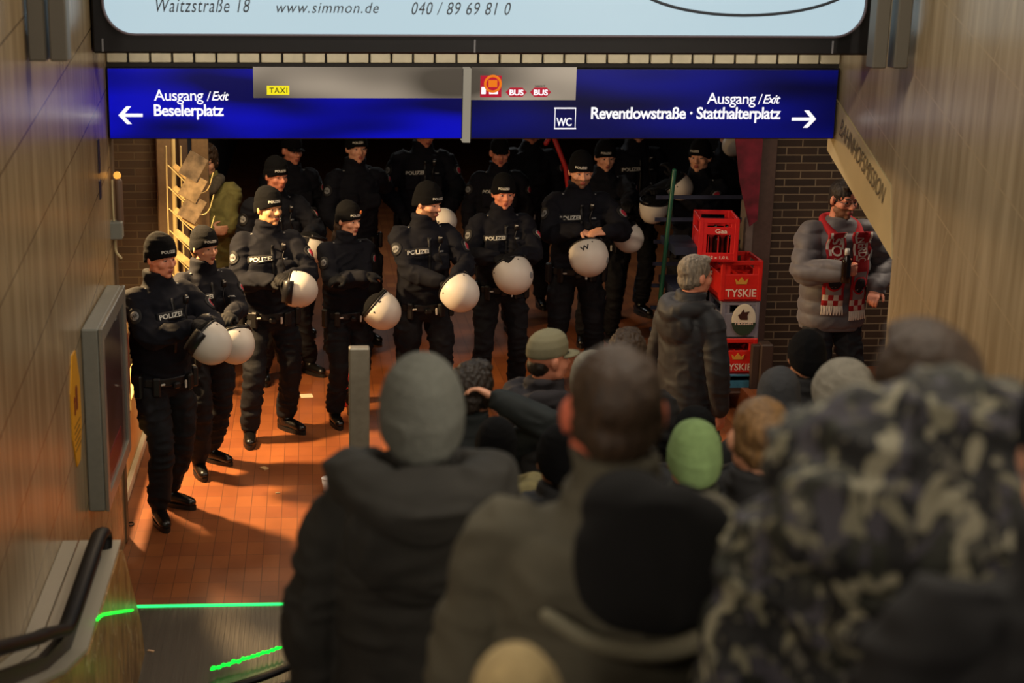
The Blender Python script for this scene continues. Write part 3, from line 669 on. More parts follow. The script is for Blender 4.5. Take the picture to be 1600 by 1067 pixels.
crate(3.31, YC+.01, .587, .30, .38, .297, 0, (122, 124, 138), 'grey beer crate with a round cream and green label, second from the bottom', (None, None, 'handle'), 'round')
crate(3.30, YC, .886, .32, .38, .315, 0, RED, 'red beer crate with a golden crown, directly under the topmost crate', (('TYSKIE', -.75, .1, .75, .2), None, 'handle'), 'crown')
tc = crate(3.12, YC-.02, 1.203, .30, .40, .33, R(-7), (204, 30, 32), 'red crate with window openings showing bottles, topmost of the stack', (('Gaa', -.2, .66, .3, .1), ('12 x 1,0 L', -.45, .05, .5, .08), 'window'))
for i in range(3):
    for j in range(2):
        bx, by = -.085+i*.085, -.11+j*.12
        g = G(); g.tube([(0, 0, .005), (0, 0, .12), (0, 0, .16), (0, 0, .18), (0, 0, .235)], [.034, .034, .03, .014, .013], 12, 2, 1, None, False)
        o = put('bottle', g, mat('dark_bottle_glass', (40, 18, 14), .15), None, True); v = Matrix.Rotation(R(-7), 3, 'Z') @ Vector((bx, by, 0)); o.location = (3.12+v.x, YC-.02+v.y, 1.216)
        tag(o, 'dark glass bottle standing inside the topmost red crate', 'bottle', 'bottles in the topmost red crate')
dl = thing('roll_cage', 'blue crate dolly with green upright tubes holding the crate stack', 'trolley', (3.05, 11.75, 0))
def L_(name, g, m, sm=False):
    o = put(name, g, m, dl, sm); o.matrix_parent_inverse = Matrix.Translation((-3.05, -11.75, 0)); return o
M_BLUEP = mat('blue_plastic', (60, 130, 160), .5, var=.2, scale=20); M_GREEN = mat('green_tube', (14, 76, 54), .35)
g = G(); g.bb(2.72, 3.47, 11.32, 12.0, .255, .298, .006); g.bb(2.72, 3.47, 11.32, 11.36, .2, .3); L_('platform', g, M_BLUEP)
g = G(); g.bb(2.74, 3.45, 11.34, 11.98, .14, .22, .01); L_('base_frame', g, mat('grey_dolly_frame', (120, 110, 104), .5))
for x in (2.82, 3.37):
    for y in (11.42, 11.9):
        g = G(); g.tube([(x-.02, y, .06), (x+.02, y, .06)], .055, 14, 1, 1, None, False); g.bb(x-.025, x+.025, y-.02, y+.02, .06, .15); L_('caster', g, mat('pale_caster', (150, 136, 110), .5), True)
for xa, xb, zt, y in ((2.70, 2.79, 1.86, 11.6), (3.45, 3.46, 1.75, 11.96)):
    if 1: g = G(); g.tube([(xa, y, .25), (xb, y, zt)], .018, 10, 1); L_('upright_tube', g, M_GREEN, True)
g = G()
for k in range(7): g.bb(2.74, 3.46, 11.95, 11.965, .5+k*.18, .53+k*.18)
for k in range(3): g.bb(2.78, 3.0, 11.4, 11.9, .6+k*.32, .66+k*.32)
L_('back_slats', g, mat('navy_slats', (30, 38, 60), .5))
rp = thing('hanging_banner', 'dark red banner hanging inside the brown door frame above the crates', 'banner', (3.42, 11.75, 1.4))
g = G(); pl = [(3.24, 2.35), (3.5, 2.35), (3.5, 1.45), (3.44, 1.4), (3.34, 1.75)]; g.prism(pl, 'y', 11.72, 11.735); o = put('cloth', g, mat('maroon_banner', (104, 20, 38), .6, var=.5, scale=9), rp); o.matrix_parent_inverse = Matrix.Translation(-rp.location)
g = G(); g.bb(3.40, 3.46, 11.28, 11.34, 0, .55, .004); g.bb(3.46, 3.56, 11.26, 11.4, 0, .56, .01); tag(put('brown_bollard', g, mat('brown_box', (60, 46, 40), .6)), 'dark brown box standing between the crates and the door frame', 'box')

# small things on the red floor
def litter(name, px, py, wd, dp, rz, c, label, cat='litter', hz=.004):
    p = atZ(px, py); g = G(); g.bb(-wd/2, wd/2, -dp/2, dp/2, 0, hz, .001)
    o = put(name, g, mat('litter_%s' % str(c), c, .6)); o.location = (p.x, p.y, .001); o.rotation_euler = (0, 0, R(rz)); tag(o, label, cat)
litter('paper_scrap', 479, 619, .10, .10, 8, (236, 220, 190), 'white scrap of paper on the orange floor between two officers', 'paper')
litter('paper_scrap', 413, 733, .04, .05, 40, (210, 170, 120), 'small crumpled pale scrap on the floor in front of the officers', 'paper', .012)
litter('cigarette_butt', 434, 771, .03, .008, 10, (220, 200, 160), 'cigarette butt on the shadowed part of the red floor', 'cigarette butt', .007)
litter('cigarette_butt', 236, 1020, .035, .014, -20, (214, 176, 140), 'pale cigarette butt on the ribbed escalator plate', 'cigarette butt', .014)
g = G(); p = atZ(197, 820); g.tube([(.018*math.cos(a), .03*math.sin(a), .006) for a in np.linspace(0, 6.28, 13)], .004, 6, 1); o = put('metal_ring', g, M_DARK, None, True); o.location = (p.x+.03, p.y, 0); tag(o, 'small dark ring lying at the foot of the left wall end', 'ring')
fx = thing('red_bin', 'small red bin on the floor behind the steel post', 'bin', (.235, 11.6, 0))
g = G(); g.bb(-.04, .06, -.05, .05, 0, .24, .008); put('body', g, mat('signal_red_dark', (130, 16, 10), .5), fx)
g = G(); g.bb(-.045, .065, -.055, .055, .24, .30, .01); put('lid', g, mat('signal_red', (235, 40, 25), .4), fx)
rb = thing('red_barrier_bar', 'red bent bar rising behind the officers near the middle', 'bar', (2.2, 13.6, 0))
g = G(); pA, pB, pC, pD = at(853, 224, 13.6), at(864, 214, 13.6), at(884, 262, 13.6), at(884, 262, 13.6)
g.tube([tuple(pA-Vector((0, 0, 0))), tuple(pB+Vector((0, 0, .05))), tuple(at(866, 216, 13.6)), tuple(pC), (pC.x+.2, 13.6, 0.3), (pC.x+.2, 13.6, 0)], .022, 10, 1); o = put('bar', g, mat('signal_red_bar', (190, 36, 34), .5), rb, True); o.matrix_parent_inverse = Matrix.Translation(-rb.location)
# ------------------------------------------------------------ people
def hand(g, w_, d, n, side, curl=.5, s=1.0, fat=1.0, spread=.0):
    """palm, four fingers and a thumb; w_ wrist, d finger direction, n palm normal, side = which side the thumb leaves"""
    d = Vector(d).normalized(); n = Vector(n); n = (n-d*n.dot(d)).normalized(); lat = d.cross(n)*side
    w_ = Vector(w_); rot = Matrix((lat, n, d)).transposed()
    g.ell(w_+d*.045*s, (.040*s*fat, .017*s*fat, .055*s), rot, 14, 10)
    for i, (o, L) in enumerate(((.031, .072), (.0105, .080), (-.0105, .074), (-.030, .058))):
        p = w_+d*.082*s+lat*o*s; c = curl*(1+.08*i); dd = (d+lat*(o*spread*8)).normalized(); pts = [p-d*.02*s, p]; a = 0
        for k, fr in enumerate((.45, .30, .25)):
            a += c*(.75, 1.0, .9)[k]; pts.append(pts[-1]+(dd*math.cos(a)+n*math.sin(a))*L*fr*s)
        g.tube(pts, [.0095*s*fat, .0095*s*fat, .009*s*fat, .008*s*fat, .0068*s*fat], 8, 2)
    b = w_+d*.022*s+lat*.030*s; m = b+(d*.55+lat*.75+n*.35).normalized()*.036*s; e = m+(d*.85+lat*.25+n*.5*max(.4, curl)).normalized()*.034*s
    g.tube([b-lat*.012*s, b, m, e], [.013*s*fat, .0125*s*fat, .0108*s*fat, .0085*s*fat], 8, 2)

def head_prims(g, fem=False, beard=False):
    J = .93 if fem else 1
    g.ell((0, .012, .030), (.076, .096, .088), None, 22, 16)
    g.ell((0, -.018, -.030), (.069*J, .070, .078), None, 18, 12)
    g.ell((0, -.034, -.072), (.057*J, .048, .040)); g.ell((0, -.066, -.098), (.022*J, .022, .018))
    g.tube([(0, -.080, .016), (0, -.094, -.004), (0, -.108, -.026), (0, -.100, -.036)], [.008, .009, .0125, .009], 10, 3)
    for s in (-1, 1):
        g.ell((s*.012, -.094, -.033), (.008, .010, .0075), None, 10, 8)
        g.ell((s*.030, -.076, .023), (.026, .013, .0075), Matrix.Rotation(s*.25, 3, 'Y'), 12, 8)
        g.ell((s*.042, -.054, -.026), (.026*J, .026, .026)); g.ell((s*.052*J, -.012, -.062), (.018, .036, .026))
        g.ell((s*.031, -.066, .0115), (.0185, .0165, .0075), None, 12, 8); g.ell((s*.031, -.064, -.009), (.017, .0155, .006), None, 12, 8)
        g.ell((s*.082, .010, -.006), (.012, .021, .032), Matrix.Rotation(s*.25, 3, 'Z'), 12, 8); g.ell((s*.081, .006, -.026), (.007, .010, .012))
    g.ell((0, -.0885, -.0605), (.023, .012, .0062), None, 14, 8); g.ell((0, -.0870, -.0705), (.020, .012, .0070), None, 14, 8)
    g.tube([(0, .022, -.05), (0, .028, -.12), (0, .030, -.19)], [.054*J, .054*J, .062], 16, 3)

def beanie(style):
    """knitted hat with turned-up cuff, in head coordinates; lower at the back than at the brow"""
    g = G(); P = []
    prof = {'police': [(-.028, .99), (-.018, 1.03), (.008, 1.04), (.034, 1.03), (.038, .99), (.068, .955), (.098, .83), (.122, .60), (.136, .32), (.141, .04)],
            'tall': [(-.045, .97), (-.03, 1.03), (-.005, 1.055), (.022, 1.05), (.028, 1.02), (.052, .965), (.080, .86), (.104, .68), (.121, .45), (.130, .22), (.133, .03)]}[style]
    seg = 32; RR = []
    for z, k in prof:
        ring = []
        for j in range(seg):
            a = 2*math.pi*j/seg; x = .089*k*math.cos(a); y = .108*k*math.sin(a)+.008+max(0, z)*.10
            ring.append(Vector((x, y, z+.018-y*.30*max(0, 1-z/.16))))
        RR.append(ring)
    inner = [[Vector((p.x*.93, (p.y-.008)*.93+.008, p.z)) for p in RR[0]]]
    g.rings(inner+RR); return g

def hair_prims(g, style):
    if style == 'short':
        g.ell((0, .020, .040), (.083, .100, .090), None, 22, 16); g.ell((0, .055, -.02), (.070, .055, .065)); g.ell((0, -.045, .098), (.055, .04, .025))
        for s in (-1, 1): g.ell((s*.068, .03, .0), (.014, .045, .05))
    elif style == 'buzz':
        g.ell((0, .020, .036), (.0795, .096, .087), None, 22, 16); g.ell((0, .052, -.02), (.066, .052, .06))
        for s in (-1, 1): g.ell((s*.066, .03, .0), (.013, .042, .045))
    elif style == 'messy':
        g.ell((0, .022, .046), (.092, .108, .094), None, 22, 16); g.ell((0, .06, -.02), (.078, .058, .075)); g.ell((0, -.05, .105), (.062, .045, .03))
        for s in (-1, 1): g.ell((s*.074, .025, .0), (.018, .055, .06))
    elif style == 'bun':
        g.ell((0, .058, -.035), (.062, .055, .07)); g.ell((0, .11, -.04), (.035, .035, .035))
    elif style == 'long':
        g.ell((0, .062, -.06), (.080, .055, .11)); g.ell((-.03, .075, -.16), (.06, .04, .09)); g.ell((.03, .075, -.16), (.05, .04, .09))
    elif style == 'nape': g.ell((0, .056, -.03), (.066, .05, .05))

HEADS = {}
COUNT = [0]
def person(label, X, Y, h=1.8, face=0, z0=None, look=(0, 0, 0), skin=None, hat=None, hair=None, haircol=None, hatmat=None, fem=False, beard=False,
           kit='police', jm=None, tm=None, bulk=1.0, rh=None, lh=None, gloves=True, curl=(.5, .5), hd=None, lean=0, stance=.13, feet=None,
           vox=.009, jvox=.0105, group=None, fold=.016, moustache=False, hood=None, hem=None, glasses=False, arms_el=None, badge=True, chest='POLIZEI', voxh=None, hatfold=0, collar=1.0, nopatch=False, chestx=-.03, hatscale=1.0, hs=1.0, mic=True, hoodup=0):
    COUNT[0] += 1; sd = COUNT[0]
    skin = skin or M_SKIN; zz = stair(Y); z1 = tread(Y); h = h+(zz-z1 if z0 is None else 0); z0 = (z1 if z0 is None else z0); k = h/1.8
    root = thing('person', label, 'person', (X, Y, z0), face, group)
    W = Matrix.Translation((X, Y, z0)) @ Matrix.Rotation(face, 4, 'Z'); Wi = W.inverted()
    KM = Matrix.Scale(k, 4)
    def L(p):                                                    # hand targets may be given in world space ('w', vec)
        return (Wi @ Vector(p[1]))/k if p[0] == 'w' else Vector(p)
    HM = KM @ Matrix.Translation((0, -.015+lean*.3, 1.668)) @ Matrix.Translation((0, .02, -.09)) @ Matrix.Rotation(look[0], 4, 'Z') @ Matrix.Rotation(look[1], 4, 'X') @ Matrix.Rotation(look[2], 4, 'Y') @ Matrix.Scale(hs, 4) @ Matrix.Translation((0, -.02, .09))
    sw = .185*(.92 if fem else 1)*(.5+.5*bulk)
    S_ = [Vector((s*sw, .005+lean*.2, 1.43)) for s in (-1, 1)]
    tg = [L(rh) if rh else Vector((-.27, -.04, .80)), L(lh) if lh else Vector((.27, -.04, .80))]
    arms = []
    for i, s in enumerate((-1, 1)):
        a, t = S_[i], tg[i]; up_, fo = .285, .262; v = t-a; dd = v.length
        if dd > (up_+fo)*.985: t = a+v.normalized()*(up_+fo)*.985; v = t-a; dd = v.length
        ca = (up_**2+dd**2-fo**2)/(2*up_*dd); ca = max(-1, min(1, ca))
        hint = Vector(arms_el[i]) if arms_el else Vector((s*.75, .35, -.55))
        hint = (hint-v.normalized()*hint.dot(v.normalized())).normalized()
        e = a+v.normalized()*up_*ca+hint*up_*math.sqrt(1-ca*ca); arms.append((a, e, t))
    F = feet or ((-stance, -.02, -12), (stance, .02, 12)); legs = []
    for i, s in enumerate((-1, 1)):
        hp_, ak = Vector((s*.092, .01, .93)), Vector((F[i][0], F[i][1]+.03, .095)); v = ak-hp_; dd = min(v.length, .868); a_, b_ = .44, .43
        ca = max(-1, min(1, (a_**2+dd**2-b_**2)/(2*a_*dd))); hint = Vector((math.sin(R(F[i][2]))*.5, -1, 0)); hint = (hint-v.normalized()*hint.dot(v.normalized())).normalized()
        legs.append((hp_, hp_+v.normalized()*a_*ca+hint*a_*math.sqrt(1-ca*ca), hp_+v.normalized()*dd, F[i]))
    # --- body: one continuous skin mesh from head to foot
    g = G(); g.M = HM; head_prims(g, fem); g.M = KM
    g.stack([(0, .01, .84, .13, .10), (0, .01, 1.0, .145, .10), (0, .01, 1.2, .15, .105), (0, .01, 1.38, .155, .095), (0, .02, 1.46, .10, .065), (0, .02, 1.53, .052, .05)], 20, 3)
    hands_dir = []
    for i, s in enumerate((-1, 1)):
        a, e, t = arms[i]; g.tube([a+Vector((-s*.05, 0, -.01)), a, e, t], [.05, .048, .04, .028], 12, 4)
        d = (t-e).normalized()
        if hd and hd[i]: d = Vector(hd[i][0]).normalized(); nn = Vector(hd[i][1])
        else: nn = Vector((-s, .1, .0)) if abs(d.z) > .75 else Vector((0, .3, -1))
        hands_dir.append((d, nn))
        gl = gloves[i] if isinstance(gloves, tuple) else gloves
        sidev = 1 if d.cross((nn-d*nn.dot(d)).normalized()).dot(Vector((0, -.4, 1)) if abs(d.z) < .75 else Vector((0, -1, 0))) > 0 else -1
        hands_dir[i] += (sidev,)
        hand(g, t, d, nn, sidev, curl[i], 1.0 if not fem else .92, 1.0)
    for i in range(2):
        hp_, kn, ak, f = legs[i]; g.tube([hp_, kn, ak], [.075, .052, .038], 12, 4)
        fd = Vector((math.sin(R(f[2])), -math.cos(R(f[2])), 0)); g.tube([ak+Vector((0, 0, -.05))-fd*.04, ak+Vector((0, 0, -.06))+fd*.06, ak+Vector((0, 0, -.075))+fd*.15], [.03, .032, .02], 10, 2)
    me = remesh(g, vox, 1, [skin, M_LIP, M_STUB])
    HI = HM.inverted(); c = co_get(me); mi = np.zeros(len(me.polygons), int)
    Hn = np.array(HI); cen = np.empty(len(me.polygons)*3); me.polygons.foreach_get('center', cen); cen = cen.reshape(-1, 3)
    hc = cen @ Hn[:3, :3].T+Hn[:3, 3]
    mi[(np.abs(hc[:, 0]) < .0225) & (hc[:, 1] < -.088) & (hc[:, 2] < -.054) & (hc[:, 2] > -.078)] = 1
    if beard: mi[(hc[:, 1] < .0) & (hc[:, 2] < -.038-.25*np.maximum(0, -hc[:, 1]-.085)) & (hc[:, 2] > -.125) & (mi == 0)] = 2
    me.polygons.foreach_set('material_index', mi); link('body', me, root)
    # --- face details
    for s in (-1, 1):
        g = G(); g.M = HM; g.ell((s*.031, -.0705, .0015), (.0125, .0118, .0070), None, 14, 10); g.mi = 1; g.ell((s*.031, -.0795, .0012), (.0058, .0045, .0058), None, 10, 8)
        if not (fem is None): put('eye', g, [M_EYE, M_IRIS], root, True)
        g = G(); g.M = HM; hm_ = haircol or M_DBROWN
        g.tube([(s*.013, -.0885, .024), (s*.030, -.0885, .031), (s*.047, -.075, .027)], [.0032, .0042, .0025], 8, 3); put('eyebrow', g, hm_, root, True)
    if moustache: g = G(); g.M = HM; g.tube([(-.021, -.090, -.055), (0, -.099, -.050), (.021, -.090, -.055)], [.003, .0045, .003], 8, 4); put('moustache', g, M_DBROWN, root, True)
    if glasses:
        g = G(); g.M = HM
        for s in (-1, 1):
            g.tube([(s*.032+.021*math.cos(a), -.095+.004*abs(math.cos(a)), .001+.015*math.sin(a)) for a in np.linspace(0, 6.28, 15)], .0022, 6, 1)
            g.tube([(s*.053, -.09, .004), (s*.078, -.04, .004), (s*.082, .01, .0)], .002, 6, 1)
        g.tube([(-.011, -.097, .003), (.011, -.097, .003)], .002, 6, 1); put('eyeglasses', g, M_HBLK, root, True)
    if hair:
        g = G(); g.M = HM; hair_prims(g, hair); me = remesh(g, .006, 2, haircol or M_DBROWN); folds(me, .005 if hair != 'messy' else .013, (60, 60, 30), sd); link('hair', me, root)
    hatm = hatmat or M_KNIT; hatobj = None
    if hat in ('police', 'tall'):
        g = beanie(hat); g.M = HM; g2 = G(); g2.M = HM @ Matrix.Diagonal((hatscale, hatscale, hatscale, 1)); g2.add(g.v, g.f); me = remesh(g2, .0055, 1, hatm); folds(me, .0035+hatfold, (16, 16, 16), sd); hatobj = link('beanie', me, root)
    if hat == 'cap':
        g = G(); g.M = HM; RR = []
        for z, kk in ((.0, .97), (.012, 1.0), (.05, .985), (.085, .86), (.108, .62), (.120, .3), (.123, .03)):
            RR.append([Vector((.086*kk*math.cos(a), .104*kk*math.sin(a)+.01, z+.022-.1*(.104*kk*math.sin(a)))) for a in np.linspace(0, 2*math.pi, 29)[:-1]])
        g.rings(RR); g.tube([(0, .01, .142), (0, .01, .148)], [.008, .007], 8, 1)
        me = remesh(g, .006, 1, hatm); hatobj = link('cap_crown', me, root)
        g = G(); g.M = HM; vs = []
        for i in range(13):
            a = math.pi*(i/12); x = .072*math.cos(a); ln = .078*math.sin(a)**.6 if 0 < i < 12 else 0
            y0 = -.094*math.sqrt(max(0, 1-(x/.086)**2))+.012; vs.append((x, y0, y0-ln))
        pts = [Vector((x, y0, .034-.004*abs(x)/.07)) for x, y0, y1 in vs]; pt2 = [Vector((x, y1, .026-1.6*x*x)) for x, y0, y1 in vs]
        allv = pts+pt2+[p-Vector((0, 0, .004)) for p in pts]+[p-Vector((0, 0, .004)) for p in pt2]; N = 13; fs = []
        for i in range(12): fs += [(i, i+1, N+i+1, N+i), (2*N+i, 3*N+i, 3*N+i+1, 2*N+i+1), (N+i, N+i+1, 3*N+i+1, 3*N+i), (i+1, i, 2*N+i, 2*N+i+1)]
        g.add(allv, fs); put('cap_visor', g, hatm, root, True)
        if hatmat is None: pass
    # --- trousers, boots
    tm = tm or (M_NAVYT if kit == 'police' else mat('dark_jeans', (24, 25, 30), .8, bump=.3))
    g = G(); g.M = KM; g.stack([(0, .01, .80, .10, .09), (0, .01, .86, .178, .125), (0, .01, .95, .182, .13), (0, .01, 1.04, .17, .12)], 24, 3)
    for hp_, kn, ak, f in legs: g.tube([hp_+Vector((0, 0, -.02)), hp_*.5+kn*.5, kn, kn*.45+ak*.55, ak+Vector((0, 0, .05))], [.098, .096, .078, .076, .072 if kit == 'police' else .065], 16, 4)
    if kit == 'police':
        for i, (hp_, kn, ak, f) in enumerate(legs): g.box(hp_*.45+kn*.55+Vector(((-1, 1)[i]*.075, 0, 0)), (.05, .13, .17), None, .015)
    me = remesh(g, jvox, 2, tm); folds(me, .016, (9, 9, 22), sd+40); link('trousers', me, root)
    for i in range(2):
        hp_, kn, ak, f = legs[i]; a = R(f[2]); g = G(); g.M = KM @ Matrix.Translation((ak.x, ak.y, 0)) @ Matrix.Rotation(a, 4, 'Z')
        g.tube([(0, .015, .20), (0, .012, .12), (0, .0, .07)], [.052, .052, .050], 14, 3); g.tube([(0, .045, .055), (0, -.06, .055), (0, -.16, .046)], [.042, .046, .040], 14, 3, .82); g.box((0, .0, .045), (.08, .13, .07), None, .02)
        me = remesh(g, .009, 2, M_BOOT if kit == 'police' else mat('dark_shoe_leather', (30, 27, 25), .5)); bo = link('boot' if kit == 'police' else 'shoe', me, root)
        g = G(); g.M = KM @ Matrix.Translation((ak.x, ak.y, 0)) @ Matrix.Rotation(a, 4, 'Z'); pl = [(.048*math.cos(t)*(1 if math.sin(t) > 0 else .95), -.055+.15*math.sin(t)) for t in np.linspace(0, 6.283, 21)[:-1]]
        g.prism(pl, 'z', .0, .03); put('sole', g, mat('rubber_sole', (20, 19, 18), .5), bo)
    # --- jacket
    jm = jm or M_NAVY; b_ = bulk; hm = hem or (.86 if kit == 'police' else .80)
    g = G(); g.M = KM; ln = lean*.3
    g.stack([(0, .01, hm, .178*b_, .135*b_), (0, .01, hm+.06, .188*b_, .143*b_), (0, .01, 1.05, .186*b_, .142*b_), (0, .005+ln*.4, 1.22, .194*b_, .146*b_), (0, .01+ln*.7, 1.36, .200*b_, .138*b_), (0, .015+ln, 1.44, .172*b_, .112*b_), (0, .014+ln, 1.485, .112*b_, .092), (0, .010+ln, 1.53, .088, .090), (0, .006+ln, 1.585*collar+1.5*(1-collar), .082, .088)], 32, 4)
    for i, s in enumerate((-1, 1)):
        a, e, t = arms[i]; wr = t-(t-e).normalized()*.015; ab = .5+.5*b_
        g.tube([a+Vector((-s*.06, .005, -.01)), a+Vector((s*.0, 0, -.012)), a*.45+e*.55, e, e*.5+wr*.5, wr], [.074*ab, .078*ab, .074*ab, .070*ab, .066*ab, .052*ab], 16, 4)
    if kit == 'police':
        for s in (-1, 1): g.box((s*.10, -.145*b_+ln, 1.25), (.12, .03, .13), None, .012)
    if hood == 'down' or hood == 'big':
        q = 1.0 if hood == 'down' else 1.35; g.M = KM @ Matrix.Translation((0, 0, hoodup))
        g.tube([(-.10, -.06, 1.50), (-.135*q, .04, 1.505), (-.08*q, .125*q, 1.49), (0, .15*q, 1.46), (.08*q, .125*q, 1.49), (.135*q, .04, 1.505), (.10, -.06, 1.50)], [.03, .045*q, .055*q, .06*q, .055*q, .045*q, .03], 14, 4)
        g.ell((0, .13*q, 1.40), (.15*q, .06*q, .13*q))
    if hood == 'camo':
        g.tube([(-.12, -.10, 1.53), (-.175, .03, 1.58), (-.12, .15, 1.60), (0, .19, 1.59), (.12, .15, 1.60), (.175, .03, 1.58), (.12, -.10, 1.53)], [.06, .085, .095, .10, .095, .085, .06], 16, 4)
        g.ell((.02, .16, 1.63), (.20, .13, .13)); g.ell((.03, .21, 1.54), (.26, .12, .14)); g.ell((0, .22, 1.42), (.20, .10, .14))
    me = remesh(g, jvox, 2, jm)
    if kit == 'puffer': ribs(me, .016, 34)
    folds(me, fold, (9, 9, 19), sd+80); jo = link('jacket', me, root)
    # --- gloves
    for i, s in enumerate((-1, 1)):
        gl = gloves[i] if isinstance(gloves, tuple) else gloves
        if kit == 'police' and gl:
            a, e, t = arms[i]; d, nn, sdv = hands_dir[i]; g = G(); g.M = KM
            hand(g, t, d, nn, sdv, curl[i], 1.04, 1.32); g.tube([t-(t-e).normalized()*.05, t+d*.01], [.042, .036], 14, 1)
            link('glove', remesh(g, .006, 1, M_GLOVE), root)
    # --- police fittings
    if kit == 'police':
        bvh = BVHTree.FromPolygons([v.co for v in me.vertices], [p.vertices for p in me.polygons])
        g = G(); g.M = KM; z = hm+.055; pts = [(.196*b_*math.cos(a), .01+.150*b_*math.sin(a), z) for a in np.linspace(0, 2*math.pi, 33)[:-1]]
        RR = [[Vector((p[0]*q, (p[1]-.01)*q+.01, p[2]+dz)) for p in pts] for q, dz in ((1, -.025), (1.03, -.02), (1.03, .02), (1, .025))]; g.rings(RR)
        for a, sx, hh in ((-60, .06, .10), (-125, .05, .12), (-20, .06, .13), (200, .06, .15), (-90, .05, .04)):
            x, y = .215*b_*math.cos(R(a)), .01+.165*b_*math.sin(R(a)); g.box((x, y, z-.02), (.04, sx, hh), Matrix.Rotation(R(a), 3, 'Z'), .01)
        bt = put('duty_belt', g, M_BELT, root)
        g = G(); g.M = KM; g.box((.06, -.168*b_, z-.02), (.015, .01, .05), None, .003); g.box((-.10, -.16*b_, z-.0), (.03, .01, .012), None, .003); put('belt_clip', g, M_REFL, bt)
        if chest and not nopatch:
            o = Vector((chestx*b_-.05, -.16*b_+ln, 1.335))*k; out = Vector((-.22, -1, .12)); rr = Vector((1, -.22, 0))
            cp = wrap_grid('name_patch', bvh, o, rr, out, .185*k, .052*k, root, M_PATCH, .003, 12, 4, 4)
            if cp: wrap_text('lettering', chest, bvh, o, rr, out, .155*k, .030*k, cp, M_REFL, .008, .03, 4)
            o = Vector((.11*b_, -.16*b_+ln, 1.33))*k
            zp = wrap_grid('zip_placket', bvh, Vector((.012, -.16*b_+ln, 1.26))*k, (1, 0, 0), (0, -1, 0), .022*k, .34*k, root, M_BELT, .002, 2, 14)
            if mic:
                g = G(); g.M = KM; g.box((.085, -.155*b_+ln, 1.42), (.035, .03, .055), None, .008); g.tube([(.085, -.16*b_+ln, 1.39), (.07, -.175*b_+ln, 1.33), (.10, -.165*b_+ln, 1.24)], .004, 6, 4); mk = put('radio_microphone', g, M_HBLK, root, True); g = G(); g.M = KM; g.box((.085, -.155*b_+ln-.016, 1.435), (.018, .003, .006)); put('metal_clip', g, M_REFL, mk)
            wrap_grid('rank_tag', bvh, o, (1, .2, 0), (.25, -1, .1), .035*k, .012*k, root, M_BADGE, .003, 4, 2, 0)
        if badge:
            for s in (-1, 1):
                a, e, t = arms[0 if s < 0 else 1]; m_ = (a*.62+e*.38)*k; out = Vector((s*.75, -.6, .12)) ; ud = (a-e).normalized()
                rr = Vector(ud.cross(out))*1
                bd = wrap_grid('sleeve_badge', bvh, m_+out.normalized()*.05, rr, out, .085*k, .10*k, root, M_PATCH, .004, 8, 8, 0, 'disc')
                if bd and s < 0:
                    wrap_grid('star_emblem', bvh, m_+out.normalized()*.05, rr, out, .055*k, .055*k, bd, M_BADGE, .008, 6, 6, 0, 'disc')
                    wrap_text('lettering', '112', bvh, m_+out.normalized()*.05+Vector((0, 0, -.0)), rr, out, .035*k, .015*k, bd, M_PATCH, .0125, .04)
                elif bd:
                    wrap_grid('shield_border', bvh, m_+out.normalized()*.05, rr, out, .05*k, .065*k, bd, M_BADGE, .008, 6, 6, 0, 'disc')
                    wrap_grid('red_shield', bvh, m_+out.normalized()*.05, rr, out, .036*k, .05*k, bd, M_REDB, .012, 6, 6, 0, 'disc')
        for s in (-1, 1):
            g = G(); g.M = KM
            for q in range(2): g.ell((s*(.115+.025*q)*b_, -.02+ln, 1.485-.012*q+.005), (.009, .009, .006))
            put('shoulder_star', g, M_BADGE, root, True)
        if hatobj and hat == 'police':
            hb = BVHTree.FromPolygons([v.co for v in hatobj.data.vertices], [p.vertices for p in hatobj.data.polygons])
            for ang in (-.25,):
                out = (HM.to_3x3() @ Vector((math.sin(ang), -math.cos(ang), .12))).normalized(); o = HM @ Vector((.1*math.sin(ang), -.10*math.cos(ang), .060)); rr = HM.to_3x3() @ Vector((1, 0, 0))
                wrap_text('lettering', 'POLIZEI', hb, o, rr, out, .085*k, .018*k, hatobj, M_REFL, .004, .03)
    return dict(root=root, jacket=jo, HM=HM, W=W, k=k, arms=arms, KM=KM, me=me)

